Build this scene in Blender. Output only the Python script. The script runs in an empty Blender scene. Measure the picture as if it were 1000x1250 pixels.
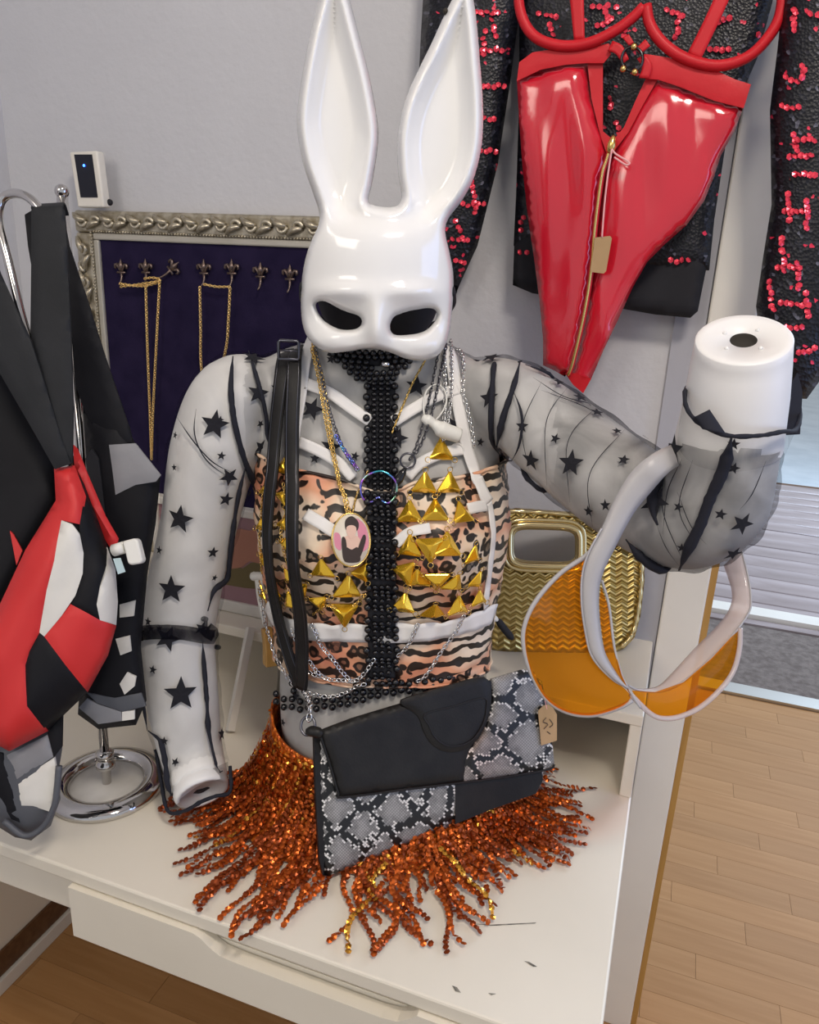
import bpy, bmesh, math, random
import numpy as np
from mathutils import Vector, Matrix, noise
from mathutils.bvhtree import BVHTree
from mathutils.geometry import delaunay_2d_cdt

random.seed(7); rng = np.random.default_rng(7)
S = bpy.context.scene
COL = S.collection

# ------------------------------------------------------------------ camera
CAM = np.array([0.0, 0.0, 1.5]); FPX = 930.0
YAW, PITCH, ROLL = np.radians([19.0, 18.0, 2.6])
FW = np.array([-np.sin(YAW)*np.cos(PITCH), np.cos(YAW)*np.cos(PITCH), -np.sin(PITCH)])
_r0 = np.array([np.cos(YAW), np.sin(YAW), 0.0]); _u0 = np.cross(_r0, FW)
RT = _r0*np.cos(ROLL)+_u0*np.sin(ROLL); UP = -_r0*np.sin(ROLL)+_u0*np.cos(ROLL)
cam = bpy.data.cameras.new('camera'); camo = bpy.data.objects.new('camera', cam); COL.objects.link(camo)
M = Matrix.Identity(4)
for i in range(3):
    M[i][0], M[i][1], M[i][2], M[i][3] = RT[i], UP[i], -FW[i], CAM[i]
camo.matrix_world = M
cam.sensor_fit = 'HORIZONTAL'; cam.sensor_width = 36.0; cam.lens = 36.0*FPX/1000.0; cam.clip_start = 0.02
S.camera = camo

# ------------------------------------------------------------------ world, lights, exposure
w = bpy.data.worlds.new('world'); S.world = w; w.use_nodes = True
bg = w.node_tree.nodes['Background']; bg.inputs[0].default_value = (0.90, 0.93, 1.0, 1); bg.inputs[1].default_value = 0.55

def area(name, loc, target, size, power, color, shape='SQUARE', sy=None):
    l = bpy.data.lights.new(name, 'AREA'); l.energy = power; l.color = color; l.size = size
    if sy: l.shape = 'RECTANGLE'; l.size_y = sy
    o = bpy.data.objects.new(name, l); COL.objects.link(o); o.location = loc
    o.rotation_euler = (Vector(target)-Vector(loc)).to_track_quat('-Z', 'Y').to_euler()
    return o
area('ceiling_lamp_light', (0.35, 0.0, 2.72), (-0.35, 1.0, 0.9), 0.35, 25, (1.0, 0.90, 0.79))
area('shop_lamp_light', (-1.0, -1.3, 2.7), (-0.3, 1.0, 1.0), 1.2, 26, (1.0, 0.90, 0.78))
area('door_daylight', (2.0, 5.2, 3.0), (0.9, 4.6, 0), 2.2, 150, (0.62, 0.78, 1.0))
area('window_daylight', (1.75, 0.75, 1.55), (0.0, 1.2, 1.35), 1.0, 9, (0.28, 0.46, 1.0))
S.view_settings.view_transform = 'Standard'; S.view_settings.look = 'None'
S.view_settings.gamma = 1.0; S.view_settings.use_curve_mapping = False
S.view_settings.exposure = 0.0

# ------------------------------------------------------------------ helpers
def rays(x, y):
    x = np.asarray(x, float); y = np.asarray(y, float)
    return FW + ((x-500)/FPX)[..., None]*RT - ((y-625)/FPX)[..., None]*UP
def P(x, y, d): return CAM + rays(x, y)*np.asarray(d, float)[..., None]
def dplane(ax, v): return lambda x, y: (v-CAM[ax])/rays(x, y)[..., ax]
def on(x, y, ax, v): return P(x, y, dplane(ax, v)(x, y))
def pix(p):
    q = np.asarray(p, float)-CAM; z = q@FW
    return 500+FPX*(q@RT)/z, 625-FPX*(q@UP)/z

WL = {}                                        # world location of every built object
def put(o, loc, parent=None):
    COL.objects.link(o); WL[o.name] = np.array(loc, float)
    if parent is not None:
        o.parent = parent; o.location = WL[o.name]-WL[parent.name]
    else:
        o.location = loc
def tag(o, label=None, cat=None, group=None, kind=None):
    if label: o['label'] = label
    if cat: o['category'] = cat
    if group: o['group'] = group
    if kind: o['kind'] = kind
    return o
def root(name, loc, label, cat, group=None):
    o = bpy.data.objects.new(name, None); o.empty_display_size = 0.02
    put(o, loc); return tag(o, label, cat, group)
def mesh(name, V, F, mat, parent=None, smooth=True, uv=None, loc=None, kind=None, label=None):
    V = np.asarray(V, float)
    if loc is None:
        loc = WL[parent.name] if parent is not None else np.array([(V[:, 0].min()+V[:, 0].max())/2, (V[:, 1].min()+V[:, 1].max())/2, V[:, 2].min()])
    me = bpy.data.meshes.new(name)
    me.from_pydata((V-np.asarray(loc)).tolist(), [], [tuple(int(i) for i in f) for f in F])
    if uv is not None:
        lay = me.uv_layers.new(name='UVMap'); idx = np.empty(len(me.loops), int); me.loops.foreach_get('vertex_index', idx)
        lay.data.foreach_set('uv', np.asarray(uv, float)[idx].astype(np.float32).ravel())
    if smooth: me.polygons.foreach_set('use_smooth', np.ones(len(me.polygons), bool))
    me.materials.append(mat); me.update()
    o = bpy.data.objects.new(name, me); put(o, loc, parent)
    if kind: o['kind'] = kind
    if label: o['label'] = label
    return o
def dup(src, shift, parent, name=None):
    c = src.copy(); COL.objects.link(c)
    if parent is not None: c.parent = parent
    c.location = shift; return c
def cat_rom(pts, n):
    pts = np.asarray(pts, float)
    if len(pts) == 2: return pts[0]+(pts[1]-pts[0])*np.linspace(0, 1, n)[:, None]
    Q = np.vstack([2*pts[0]-pts[1], pts, 2*pts[-1]-pts[-2]])
    seg = np.linalg.norm(np.diff(pts, axis=0), axis=1)**0.5+1e-9; t = np.concatenate([[0], np.cumsum(seg)])
    s = np.linspace(0, t[-1], n); out = []
    for v in s:
        i = min(np.searchsorted(t, v, side='right')-1, len(pts)-2); i = max(i, 0); f = (v-t[i])/(t[i+1]-t[i])
        p0, p1, p2, p3 = Q[i], Q[i+1], Q[i+2], Q[i+3]
        out.append(0.5*((2*p1)+(-p0+p2)*f+(2*p0-5*p1+4*p2-p3)*f*f+(-p0+3*p1-3*p2+p3)*f**3))
    return np.array(out)
def even(pts, step=None, n=None):
    pts = np.asarray(pts, float); L = np.concatenate([[0], np.cumsum(np.linalg.norm(np.diff(pts, axis=0), axis=1))])
    if n is None: n = max(2, int(L[-1]/step)+1)
    s = np.linspace(0, L[-1], n); return np.stack([np.interp(s, L, pts[:, k]) for k in range(pts.shape[1])], 1)
def frames(p):
    t = np.gradient(p, axis=0); t /= np.linalg.norm(t, axis=1)[:, None]+1e-12
    a = np.array([0, 0, 1.0]) if abs(t[0][2]) < 0.9 else np.array([1.0, 0, 0])
    n = np.cross(t[0], a); n /= np.linalg.norm(n); N = [n]
    for i in range(1, len(p)):
        n = N[-1]-t[i]*(N[-1]@t[i]); n /= np.linalg.norm(n)+1e-12; N.append(n)
    N = np.array(N); return t, N, np.cross(t, N)
def tube(p, r, k=8, cap=True, closed=False):
    p = np.asarray(p, float); n = len(p); r = np.broadcast_to(np.asarray(r, float), (n,))
    t, N, B = frames(p); a = np.linspace(0, 2*np.pi, k, endpoint=False)
    V = (p[:, None, :]+r[:, None, None]*(np.cos(a)[None, :, None]*N[:, None, :]+np.sin(a)[None, :, None]*B[:, None, :])).reshape(-1, 3)
    F = [(i*k+j, i*k+(j+1) % k, (i+1)*k+(j+1) % k, (i+1)*k+j) for i in range(n-1) for j in range(k)]
    if closed: F += [((n-1)*k+j, (n-1)*k+(j+1) % k, (j+1) % k, j) for j in range(k)]
    elif cap: F += [tuple(range(k-1, -1, -1)), tuple(range((n-1)*k, n*k))]
    return V, F
def merge(parts):
    V, F, o = [], [], 0
    for v, f in parts:
        v = np.asarray(v, float); V.append(v); F += [tuple(int(i)+o for i in q) for q in f]; o += len(v)
    return np.vstack(V), F
def box(lo, hi):
    x0, y0, z0 = lo; x1, y1, z1 = hi
    V = [(x0, y0, z0), (x1, y0, z0), (x1, y1, z0), (x0, y1, z0), (x0, y0, z1), (x1, y0, z1), (x1, y1, z1), (x0, y1, z1)]
    return np.array(V, float), [(0, 3, 2, 1), (4, 5, 6, 7), (0, 1, 5, 4), (1, 2, 6, 5), (2, 3, 7, 6), (3, 0, 4, 7)]
def bevel(o, wdt=0.003, seg=2):
    m = o.modifiers.new('bevel', 'BEVEL'); m.width = wdt; m.segments = seg; m.limit_method = 'ANGLE'; return o
def lathe(prof, axis_p, axis_d, k=32, close=False):
    d = np.asarray(axis_d, float); d /= np.linalg.norm(d); a = np.array([1.0, 0, 0]) if abs(d[0]) < .9 else np.array([0, 1.0, 0])
    n = np.cross(d, a); n /= np.linalg.norm(n); b = np.cross(d, n); ang = np.linspace(0, 2*np.pi, k, endpoint=False)
    V = np.array([np.asarray(axis_p)+d*h+r*(np.cos(t)*n+np.sin(t)*b) for r, h in prof for t in ang]); m = len(prof)
    F = [(i*k+j, i*k+(j+1) % k, (i+1)*k+(j+1) % k, (i+1)*k+j) for i in range(m-1) for j in range(k)]
    if not close:
        if prof[0][0] > 1e-6: F.append(tuple(range(k-1, -1, -1)))
        if prof[-1][0] > 1e-6: F.append(tuple(range((m-1)*k, m*k)))
    return V, F
def ball(c, r, k=8, sq=(1, 1, 1)):
    pr = [(math.sin(i*math.pi/(k//2+2)), -math.cos(i*math.pi/(k//2+2))) for i in range(k//2+3)]
    V, F = lathe([(max(a, 1e-4), h) for a, h in pr], (0, 0, 0), (0, 0, 1), k); return V*np.array(sq)*r+np.asarray(c), F
def inpoly(pts, poly):
    x, y = pts[:, 0], pts[:, 1]; r = np.zeros(len(pts), bool); n = len(poly)
    for i in range(n):
        x0, y0 = poly[i]; x1, y1 = poly[(i+1) % n]
        if y0 == y1: continue
        c = ((y0 > y) != (y1 > y)) & (x < (x1-x0)*(y-y0)/(y1-y0)+x0); r ^= c
    return r
def edist(pts, poly):
    d = np.full(len(pts), 1e9); n = len(poly)
    for i in range(n):
        a = np.asarray(poly[i]); b = np.asarray(poly[(i+1) % n]); ab = b-a; L = ab@ab
        if L < 1e-12: continue
        t = np.clip(((pts-a)@ab)/L, 0, 1); d = np.minimum(d, np.linalg.norm(pts-a-t[:, None]*ab, axis=1))
    return d
def round_loop(poly, step, smooth=True):
    poly = np.asarray(poly, float)
    if smooth:
        Q = np.vstack([poly[-3:], poly, poly[:3]]); C = cat_rom(Q, len(Q)*10)
        ia = np.argmin(np.linalg.norm(C[:len(C)//2]-poly[0], axis=1)); half = len(C)//2
        ib = half+np.argmin(np.linalg.norm(C[half:]-poly[0], axis=1)); C = C[ia:ib+1]
    else: C = np.vstack([poly, poly[:1]])
    if smooth: return even(C, step)[:-1]
    out = []
    for i in range(len(poly)):
        a, b = poly[i], poly[(i+1) % len(poly)]; n = max(1, int(round(np.linalg.norm(b-a)/step)))
        out += [a+(b-a)*k/n for k in range(n)]
    return np.array(out)
def cdt(outline, holes=(), step=4.0):
    loops = [np.asarray(outline)]+[np.asarray(h) for h in holes]; lo = loops[0].min(0); hi = loops[0].max(0)
    g = []
    for j, yy in enumerate(np.arange(lo[1], hi[1], step*.87)):
        xs = np.arange(lo[0]+(step/2 if j % 2 else 0), hi[0], step); g.append(np.stack([xs, np.full(len(xs), yy)], 1))
    g = np.vstack(g) if g else np.zeros((0, 2))
    k = inpoly(g, loops[0])
    for h in loops[1:]: k &= ~inpoly(g, h)
    e = np.full(len(g), 1e9)
    for l in loops: e = np.minimum(e, edist(g, l))
    g = g[k & (e > step*.55)]
    pts, E = [], []
    for l in loops:
        o = len(pts); pts += l.tolist(); E += [(o+i, o+(i+1) % len(l)) for i in range(len(l))]
    pts += g.tolist()
    r = delaunay_2d_cdt([Vector(p) for p in pts], E, [], 0, 1e-6)
    V = np.array([(v.x, v.y) for v in r[0]]); F = np.array([f for f in r[2] if len(f) == 3])
    c = V[F].mean(1); k = inpoly(c, loops[0])
    for h in loops[1:]: k &= ~inpoly(c, h)
    F = F[k]; e = np.full(len(V), 1e9)
    for l in loops: e = np.minimum(e, edist(V, l))
    e[e < 1e-3] = 0
    return V, F, e
def panel(name, outline, dfun, mat, parent=None, step=6.0, holes=(), bulge=None, smooth_edge=True, thick=0.0015, pillow=None, **kw):
    """A sheet cut to an outline lying on a real surface (dfun gives its distance); bulge lifts it towards its front, thickness is real."""
    L = round_loop(outline, step, smooth_edge); H = [round_loop(h, step, True) for h in holes]
    V, F, e = cdt(L, H, step); x, y = V[:, 0], V[:, 1]; d = dfun(x, y)
    uv = np.stack([(x-500)/FPX*np.mean(d), -(y-625)/FPX*np.mean(d)], 1)
    F = F[:, ::-1] if np.cross(V[F[0][1]]-V[F[0][0]], V[F[0][2]]-V[F[0][0]]) > 0 else F
    b = bulge(x, y, e) if bulge else 0*x
    front = P(x, y, d-b)
    nm_ = np.cross(front[F[:, 1]]-front[F[:, 0]], front[F[:, 2]]-front[F[:, 0]]).sum(0); nm_ /= np.linalg.norm(nm_)+1e-12
    if nm_@(front.mean(0)-CAM) > 0: nm_ = -nm_
    if pillow is None:
        if not thick: return mesh(name, front, F, mat, parent, uv=uv, **kw)
        n = len(V); back = front-nm_*thick; rim = []
        E = {}
        for f in F:
            for i in range(3): E[(f[i], f[(i+1) % 3])] = 1
        rim = [(a_, a_+n, b_+n, b_) for (a_, b_) in E if (b_, a_) not in E]
        o = mesh(name, np.vstack([front, back]), [tuple(f) for f in F]+[tuple(f[::-1]+n) for f in F]+rim, mat, parent, uv=np.vstack([uv, uv]), **kw)
        o.data.set_sharp_from_angle(angle=.9); return o
    bk = pillow(x, y, e); back = P(x, y, d)-nm_*bk[:, None]; n = len(V)
    bd = e == 0; mp = np.arange(n)+n; keep = np.where(~bd)[0]; mp[bd] = np.where(bd)[0]; mp[keep] = n+np.arange(len(keep))
    return mesh(name, np.vstack([front, back[keep]]), np.vstack([F, mp[F][:, ::-1]]), mat, parent, uv=np.vstack([uv, uv[keep]]), **kw)
def puff(T, R): return lambda x, y, e: T*np.sqrt(np.clip(1-(1-np.clip(e/R, 0, 1))**2, 0, 1))
def strip(A, B, mat, name, parent=None, n=40, thick=0.0012, mid=0.0, **kw):
    """Ribbon between two edge curves given as (x, y, distance)."""
    A = even(cat_rom(A, 80), n=n); B = even(cat_rom(B, 80), n=n); k = 5
    V = []; UV = []
    for j in range(k):
        f = j/(k-1); Q = A*(1-f)+B*f; V.append(P(Q[:, 0], Q[:, 1], Q[:, 2]-mid*math.sin(math.pi*f))); UV.append(np.stack([np.linspace(0, n*.01, n), np.full(n, f*.03)], 1))
    V = np.vstack(V); F = [(j*n+i, j*n+i+1, (j+1)*n+i+1, (j+1)*n+i) for j in range(k-1) for i in range(n-1)]
    o = mesh(name, V, F, mat, parent, uv=np.vstack(UV), **kw)
    if thick: m = o.modifiers.new('solid', 'SOLIDIFY'); m.thickness = thick; m.offset = 0
    return o
def PP(pts): 
    p = np.asarray(pts, float); return P(p[:, 0], p[:, 1], p[:, 2])
def curve3(pts, n=40): return cat_rom(PP(pts), n)

# ------------------------------------------------------------------ materials
def mat(name, col, rough=.5, metal=0., spec=.5, coat=0., **kw):
    m = bpy.data.materials.new(name); m.use_nodes = True; b = m.node_tree.nodes['Principled BSDF']
    b.inputs['Base Color'].default_value = (*col, 1); b.inputs['Roughness'].default_value = rough; b.inputs['Metallic'].default_value = metal
    b.inputs['Specular IOR Level'].default_value = spec; b.inputs['Coat Weight'].default_value = coat; b.inputs['Coat Roughness'].default_value = .08
    for k, v in kw.items(): b.inputs[k.replace('_', ' ')].default_value = v
    return m
def nd(m, t, **kw):
    n = m.node_tree.nodes.new(t)
    for k, v in kw.items():
        if k in n.inputs: n.inputs[k].default_value = v
        else: setattr(n, k, v)
    return n
def lk(m, a, ao, b, bi): m.node_tree.links.new(a.outputs[ao], b.inputs[bi])
def bsdf(m): return m.node_tree.nodes['Principled BSDF']
def coord(m, out='Object', sc=(1, 1, 1), rot=(0, 0, 0)):
    t = nd(m, 'ShaderNodeTexCoord'); mp = nd(m, 'ShaderNodeMapping'); mp.inputs['Scale'].default_value = sc; mp.inputs['Rotation'].default_value = rot
    lk(m, t, out, mp, 'Vector'); return mp
def ramp(m, src, so, stops):
    r = nd(m, 'ShaderNodeValToRGB'); e = r.color_ramp.elements
    while len(e) < len(stops): e.new(.5)
    for q, (p, c) in zip(e, stops): q.position = p; q.color = (*c, 1) if len(c) == 3 else c
    lk(m, src, so, r, 'Fac'); return r
def bump(m, src, so, strength=.3, dist=.002):
    b = nd(m, 'ShaderNodeBump'); b.inputs['Strength'].default_value = strength; b.inputs['Distance'].default_value = dist
    lk(m, src, so, b, 'Height'); lk(m, b, 'Normal', bsdf(m), 'Normal'); return b
def noisy(name, c1, c2, scale=8, rough=.5, bs=.2, bscale=None, bd=.002, sc=(1, 1, 1), lo=.35, hi=.65, **kw):
    m = mat(name, c1, rough, **kw); c = coord(m, sc=sc); n = nd(m, 'ShaderNodeTexNoise', Scale=scale, Detail=5.)
    lk(m, c, 'Vector', n, 'Vector'); r = ramp(m, n, 'Fac', [(lo, c1), (hi, c2)]); lk(m, r, 'Color', bsdf(m), 'Base Color')
    if bs:
        n2 = nd(m, 'ShaderNodeTexNoise', Scale=bscale or scale*6, Detail=3.); lk(m, c, 'Vector', n2, 'Vector'); bump(m, n2, 'Fac', bs, bd)
    return m
MW = noisy('wall_paint', (.56, .56, .585), (.60, .60, .625), 3, .75, .35, 70, .003)
MWd = noisy('groove_shade_paint', (.40, .40, .44), (.44, .44, .48), 3, .75, .2, 70)  # darker wall colour carrying the shade of the groove beside the casing
MTRIM = noisy('trim_paint', (.78, .74, .66), (.83, .79, .71), 5, .4, .1, 40)
MDESK = noisy('desk_paint', (.80, .74, .62), (.85, .79, .67), 4, .38, .12, 60, .001)
MCEIL = mat('ceiling_paint', (.8, .78, .75), .9)
def wood(name, a, b, sc=(3, 40, 40), rough=.35, **kw):
    m = mat(name, a, rough, **kw); c = coord(m, sc=sc); n = nd(m, 'ShaderNodeTexNoise', Scale=1.6, Detail=7., Distortion=.6); lk(m, c, 'Vector', n, 'Vector')
    oi = nd(m, 'ShaderNodeObjectInfo'); r = ramp(m, n, 'Fac', [(.3, a), (.7, b)])
    h = nd(m, 'ShaderNodeHueSaturation'); mr = nd(m, 'ShaderNodeMapRange'); mr.inputs['To Min'].default_value = .92; mr.inputs['To Max'].default_value = 1.06
    lk(m, oi, 'Random', mr, 'Value'); lk(m, mr, 'Result', h, 'Value'); lk(m, r, 'Color', h, 'Color'); lk(m, h, 'Color', bsdf(m), 'Base Color')
    bump(m, n, 'Fac', .08, .001); return m
MLAM = wood('laminate_oak', (.42, .215, .08), (.50, .275, .115), (2.5, 30, 30), .5, spec=.22)
MDECK = wood('weathered_deck_wood', (.24, .19, .18), (.50, .43, .43), (1.0, 3.2, 3.2), .16)
MDARKW = wood('dark_wood', (.10, .045, .02), (.16, .08, .035), rough=.45)
MAMB = wood('varnished_pine', (.42, .22, .05), (.52, .29, .08), (40, 40, 3), .4)
MMAT = noisy('door_mat_fibre', (.15, .12, .105), (.24, .20, .175), 40, .95, .8, 300, .004)
MALU = mat('brushed_aluminium', (.55, .54, .5), .35, 1.)
MCONC = noisy('pale_paving', (.55, .62, .66), (.65, .72, .76), 4, .6, .2)
MPLAST = mat('mannequin_white', (.80, .785, .76), .42)
MCAPW = noisy('mannequin_white_cap', (.82, .81, .80), (.86, .85, .84), 5, .4, .08, 60, .001)
MMASK = mat('glossy_white_plastic', (.85, .845, .83), .12, spec=.5, coat=.6)
MBLACK = mat('black_cloth', (.012, .012, .016), .8)
MSEAM = mat('black_seam_net', (.008, .009, .018), .85)
MSTAR = mat('black_flock', (.007, .007, .012), .9)
MHOLE = mat('dark_cavity', (.03, .025, .02), .9)
def sheer(name, fac, col=(.01, .01, .016)):
    m = bpy.data.materials.new(name); m.use_nodes = True; nt = m.node_tree; nt.nodes.clear()
    o = nt.nodes.new('ShaderNodeOutputMaterial'); t = nt.nodes.new('ShaderNodeBsdfTransparent'); d = nt.nodes.new('ShaderNodeBsdfDiffuse'); mx = nt.nodes.new('ShaderNodeMixShader')
    d.inputs[0].default_value = (*col, 1)
    c = coord(m); n = nd(m, 'ShaderNodeTexNoise', Scale=14., Detail=4., Distortion=1.2); lk(m, c, 'Vector', n, 'Vector')
    r = nd(m, 'ShaderNodeMapRange'); r.inputs['From Min'].default_value = .3; r.inputs['From Max'].default_value = .75
    r.inputs['To Min'].default_value = fac*.65; r.inputs['To Max'].default_value = fac*1.5; lk(m, n, 'Fac', r, 'Value'); lk(m, r, 'Result', mx, 'Fac')
    nt.links.new(t.outputs[0], mx.inputs[1]); nt.links.new(d.outputs[0], mx.inputs[2]); nt.links.new(mx.outputs[0], o.inputs[0]); return m
MSHEER = sheer('black_tulle', .12); MSHEERT = sheer('black_tulle_body', .25); MSHEERD = sheer('black_tulle_gathered', .36); MSHEERX = sheer('black_tulle_layered', .55)
MELAS = mat('white_elastic', (.82, .80, .78), .55)
MBEAD = mat('black_bead', (.006, .006, .008), .16, spec=.6)
MGOLDT = mat('gold_stud_plastic', (.92, .55, .03), .17, .75, coat=.5)
MGOLDC = mat('gold_chain_metal', (.80, .55, .18), .25, 1.)
MGOLDB = mat('bright_gold_chain', (.95, .66, .26), .3, .9)
MSILV = mat('silver_chain_metal', (.72, .72, .72), .2, 1.)
MGUN = mat('gunmetal', (.13, .13, .15), .28, 1.)
MCHR = mat('chrome', (.62, .60, .58), .07, 1.)
MLEA = noisy('black_leather', (.011, .010, .010), (.017, .016, .015), 30, .45, .35, 260, .0006, spec=.28)
MKRAFT = noisy('kraft_card', (.42, .27, .13), (.48, .31, .16), 20, .8, .1)
MINK = mat('grey_ink', (.07, .05, .04), .8)
MSTRING = mat('pink_string', (.85, .42, .42), .7)
def zone_mix(m, a, ao, b, bo, fac, fo):
    x = nd(m, 'ShaderNodeMix', data_type='RGBA'); lk(m, fac, fo, x, 0); m.node_tree.links.new(a.outputs[ao], x.inputs[6]); m.node_tree.links.new(b.outputs[bo], x.inputs[7]); return x
def animal():
    m = mat('animal_print_satin', (.8, .5, .3), .42); c = coord(m)
    wn = nd(m, 'ShaderNodeTexNoise', Scale=38., Detail=2.); lk(m, c, 'Vector', wn, 'Vector')
    mx = nd(m, 'ShaderNodeMix', data_type='RGBA'); mx.inputs[0].default_value = .022
    m.node_tree.links.new(c.outputs[0], mx.inputs[6]); m.node_tree.links.new(wn.outputs['Color'], mx.inputs[7])
    v = nd(m, 'ShaderNodeTexVoronoi', Scale=62.); m.node_tree.links.new(mx.outputs[2], v.inputs['Vector'])
    leo = ramp(m, v, 'Distance', [(.0, (.25, .25, .25)), (.22, (.3, .3, .3)), (.27, (0, 0, 0)), (.50, (0, 0, 0)), (.56, (1, 1, 1))])
    wv = nd(m, 'ShaderNodeTexWave', Scale=17., Distortion=7.); wv.bands_direction = 'Z'; wv.inputs['Detail Scale'].default_value = 1.4; lk(m, c, 'Vector', wv, 'Vector')
    zeb = ramp(m, wv, 'Fac', [(.36, (0, 0, 0)), (.44, (1, 1, 1))])
    pn = nd(m, 'ShaderNodeTexVoronoi', Scale=12.); lk(m, c, 'Vector', pn, 'Vector')
    sel = ramp(m, pn, 'Color', [(.50, (0, 0, 0)), (.52, (1, 1, 1))]); pat = zone_mix(m, leo, 'Color', zeb, 'Color', sel, 'Color')
    base = ramp(m, pn, 'Distance', [(.0, (.88, .80, .70)), (.42, (.86, .68, .50)), (.66, (.80, .38, .22)), (.9, (.72, .27, .16))])
    mul = nd(m, 'ShaderNodeMix', data_type='RGBA', blend_type='MULTIPLY'); mul.inputs[0].default_value = .97
    lk(m, base, 'Color', mul, 6); m.node_tree.links.new(pat.outputs[2], mul.inputs[7]); m.node_tree.links.new(mul.outputs[2], bsdf(m).inputs['Base Color']); return m
MANIM = animal()
def snake():
    m = mat('snake_print_leather', (.5, .5, .5), .38)
    t = nd(m, 'ShaderNodeTexCoord'); mp = nd(m, 'ShaderNodeMapping'); lk(m, t, 'UV', mp, 'Vector'); mp.inputs['Rotation'].default_value = (0, 0, .75)
    s = nd(m, 'ShaderNodeTexVoronoi', Scale=330., voronoi_dimensions='2D', Randomness=.18); lk(m, mp, 'Vector', s, 'Vector')
    b = nd(m, 'ShaderNodeTexVoronoi', Scale=21., voronoi_dimensions='2D', feature='DISTANCE_TO_EDGE', Randomness=.75)
    lk(m, s, 'Position', b, 'Vector')
    nz = nd(m, 'ShaderNodeTexNoise', Scale=110., Detail=2., noise_dimensions='2D'); lk(m, s, 'Position', nz, 'Vector')
    ad = nd(m, 'ShaderNodeMath', operation='MULTIPLY_ADD'); ad.inputs[1].default_value = .42; lk(m, nz, 'Fac', ad, 0); lk(m, b, 'Distance', ad, 2)
    r = ramp(m, ad, 'Value', [(0, (.012, .012, .012)), (.30, (.010, .010, .010)), (.305, (.78, .76, .73)), (.345, (.72, .70, .67)), (.355, (.20, .195, .19)), (.6, (.36, .35, .34))])
    se = nd(m, 'ShaderNodeTexVoronoi', Scale=330., voronoi_dimensions='2D', feature='DISTANCE_TO_EDGE', Randomness=.18); lk(m, mp, 'Vector', se, 'Vector')
    er = ramp(m, se, 'Distance', [(.03, (.35, .35, .35)), (.14, (1, 1, 1))])
    mul = nd(m, 'ShaderNodeMix', data_type='RGBA', blend_type='MULTIPLY'); mul.inputs[0].default_value = 1.; lk(m, r, 'Color', mul, 6); lk(m, er, 'Color', mul, 7)
    m.node_tree.links.new(mul.outputs[2], bsdf(m).inputs['Base Color']); bump(m, se, 'Distance', .3, .0006); return m
MSNAKE = snake()
def sequin_black():
    m = mat('black_sequin_cloth', (.01, .01, .015), .42, spec=.4); t = nd(m, 'ShaderNodeTexCoord')
    v = nd(m, 'ShaderNodeTexVoronoi', Scale=230., voronoi_dimensions='2D'); lk(m, t, 'UV', v, 'Vector')
    b = nd(m, 'ShaderNodeTexBrick'); b.inputs['Scale'].default_value = 16.; b.inputs['Mortar Size'].default_value = .045; b.inputs['Mortar Smooth'].default_value = .2; b.inputs['Row Height'].default_value = 1.1; b.inputs['Brick Width'].default_value = .75
    wn = nd(m, 'ShaderNodeTexNoise', Scale=12., Detail=1.); lk(m, t, 'UV', wn, 'Vector')
    mx = nd(m, 'ShaderNodeMix', data_type='RGBA'); mx.inputs[0].default_value = .03; m.node_tree.links.new(v.outputs['Position'], mx.inputs[6]); m.node_tree.links.new(wn.outputs['Color'], mx.inputs[7])
    m.node_tree.links.new(mx.outputs[2], b.inputs['Vector'])
    sp = nd(m, 'ShaderNodeSeparateColor'); lk(m, v, 'Color', sp, 'Color')
    gt = nd(m, 'ShaderNodeMath', operation='GREATER_THAN'); gt.inputs[1].default_value = .93; lk(m, sp, 'Red', gt, 0)
    a = nd(m, 'ShaderNodeMath', operation='MULTIPLY'); lk(m, gt, 0, a, 0); lk(m, b, 'Fac', a, 1)
    base = ramp(m, sp, 'Green', [(0, (.003, .003, .005)), (.8, (.006, .006, .011)), (.95, (.015, .015, .025)), (1, (.12, .12, .16))])
    red = nd(m, 'ShaderNodeRGB'); red.outputs[0].default_value = (.75, .03, .08, 1)
    z = nd(m, 'ShaderNodeMix', data_type='RGBA'); lk(m, a, 0, z, 0); m.node_tree.links.new(base.outputs[0], z.inputs[6]); m.node_tree.links.new(red.outputs[0], z.inputs[7])
    m.node_tree.links.new(z.outputs[2], bsdf(m).inputs['Base Color'])
    bump(m, v, 'Distance', .4, .002); return m
MSEQB = sequin_black()
MSEQR = mat('red_sequin', (.85, .05, .09), .22, .35)
MHEM = noisy('black_jersey', (.006, .006, .010), (.012, .012, .018), 6, .8, .2)
MSEQO = mat('copper_sequin', (.52, .10, .012), .28, .7)
MSEQD = mat('rust_sequin', (.30, .055, .010), .3, .65)
MSEQG = mat('gold_sequin', (.90, .42, .06), .15, .9)
def sequin_orange():
    m = mat('orange_sequin_net', (.8, .2, .02), .3, .45); t = coord(m)
    v = nd(m, 'ShaderNodeTexVoronoi', Scale=190.); lk(m, t, 'Vector', v, 'Vector')
    sp = nd(m, 'ShaderNodeSeparateColor'); lk(m, v, 'Color', sp, 'Color')
    r = ramp(m, sp, 'Red', [(0, (.42, .07, .006)), (.6, (.75, .16, .015)), (1, (.90, .30, .03))]); lk(m, r, 'Color', bsdf(m), 'Base Color'); bump(m, v, 'Distance', .9, .003); return m
MSEQN = sequin_orange()
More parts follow.
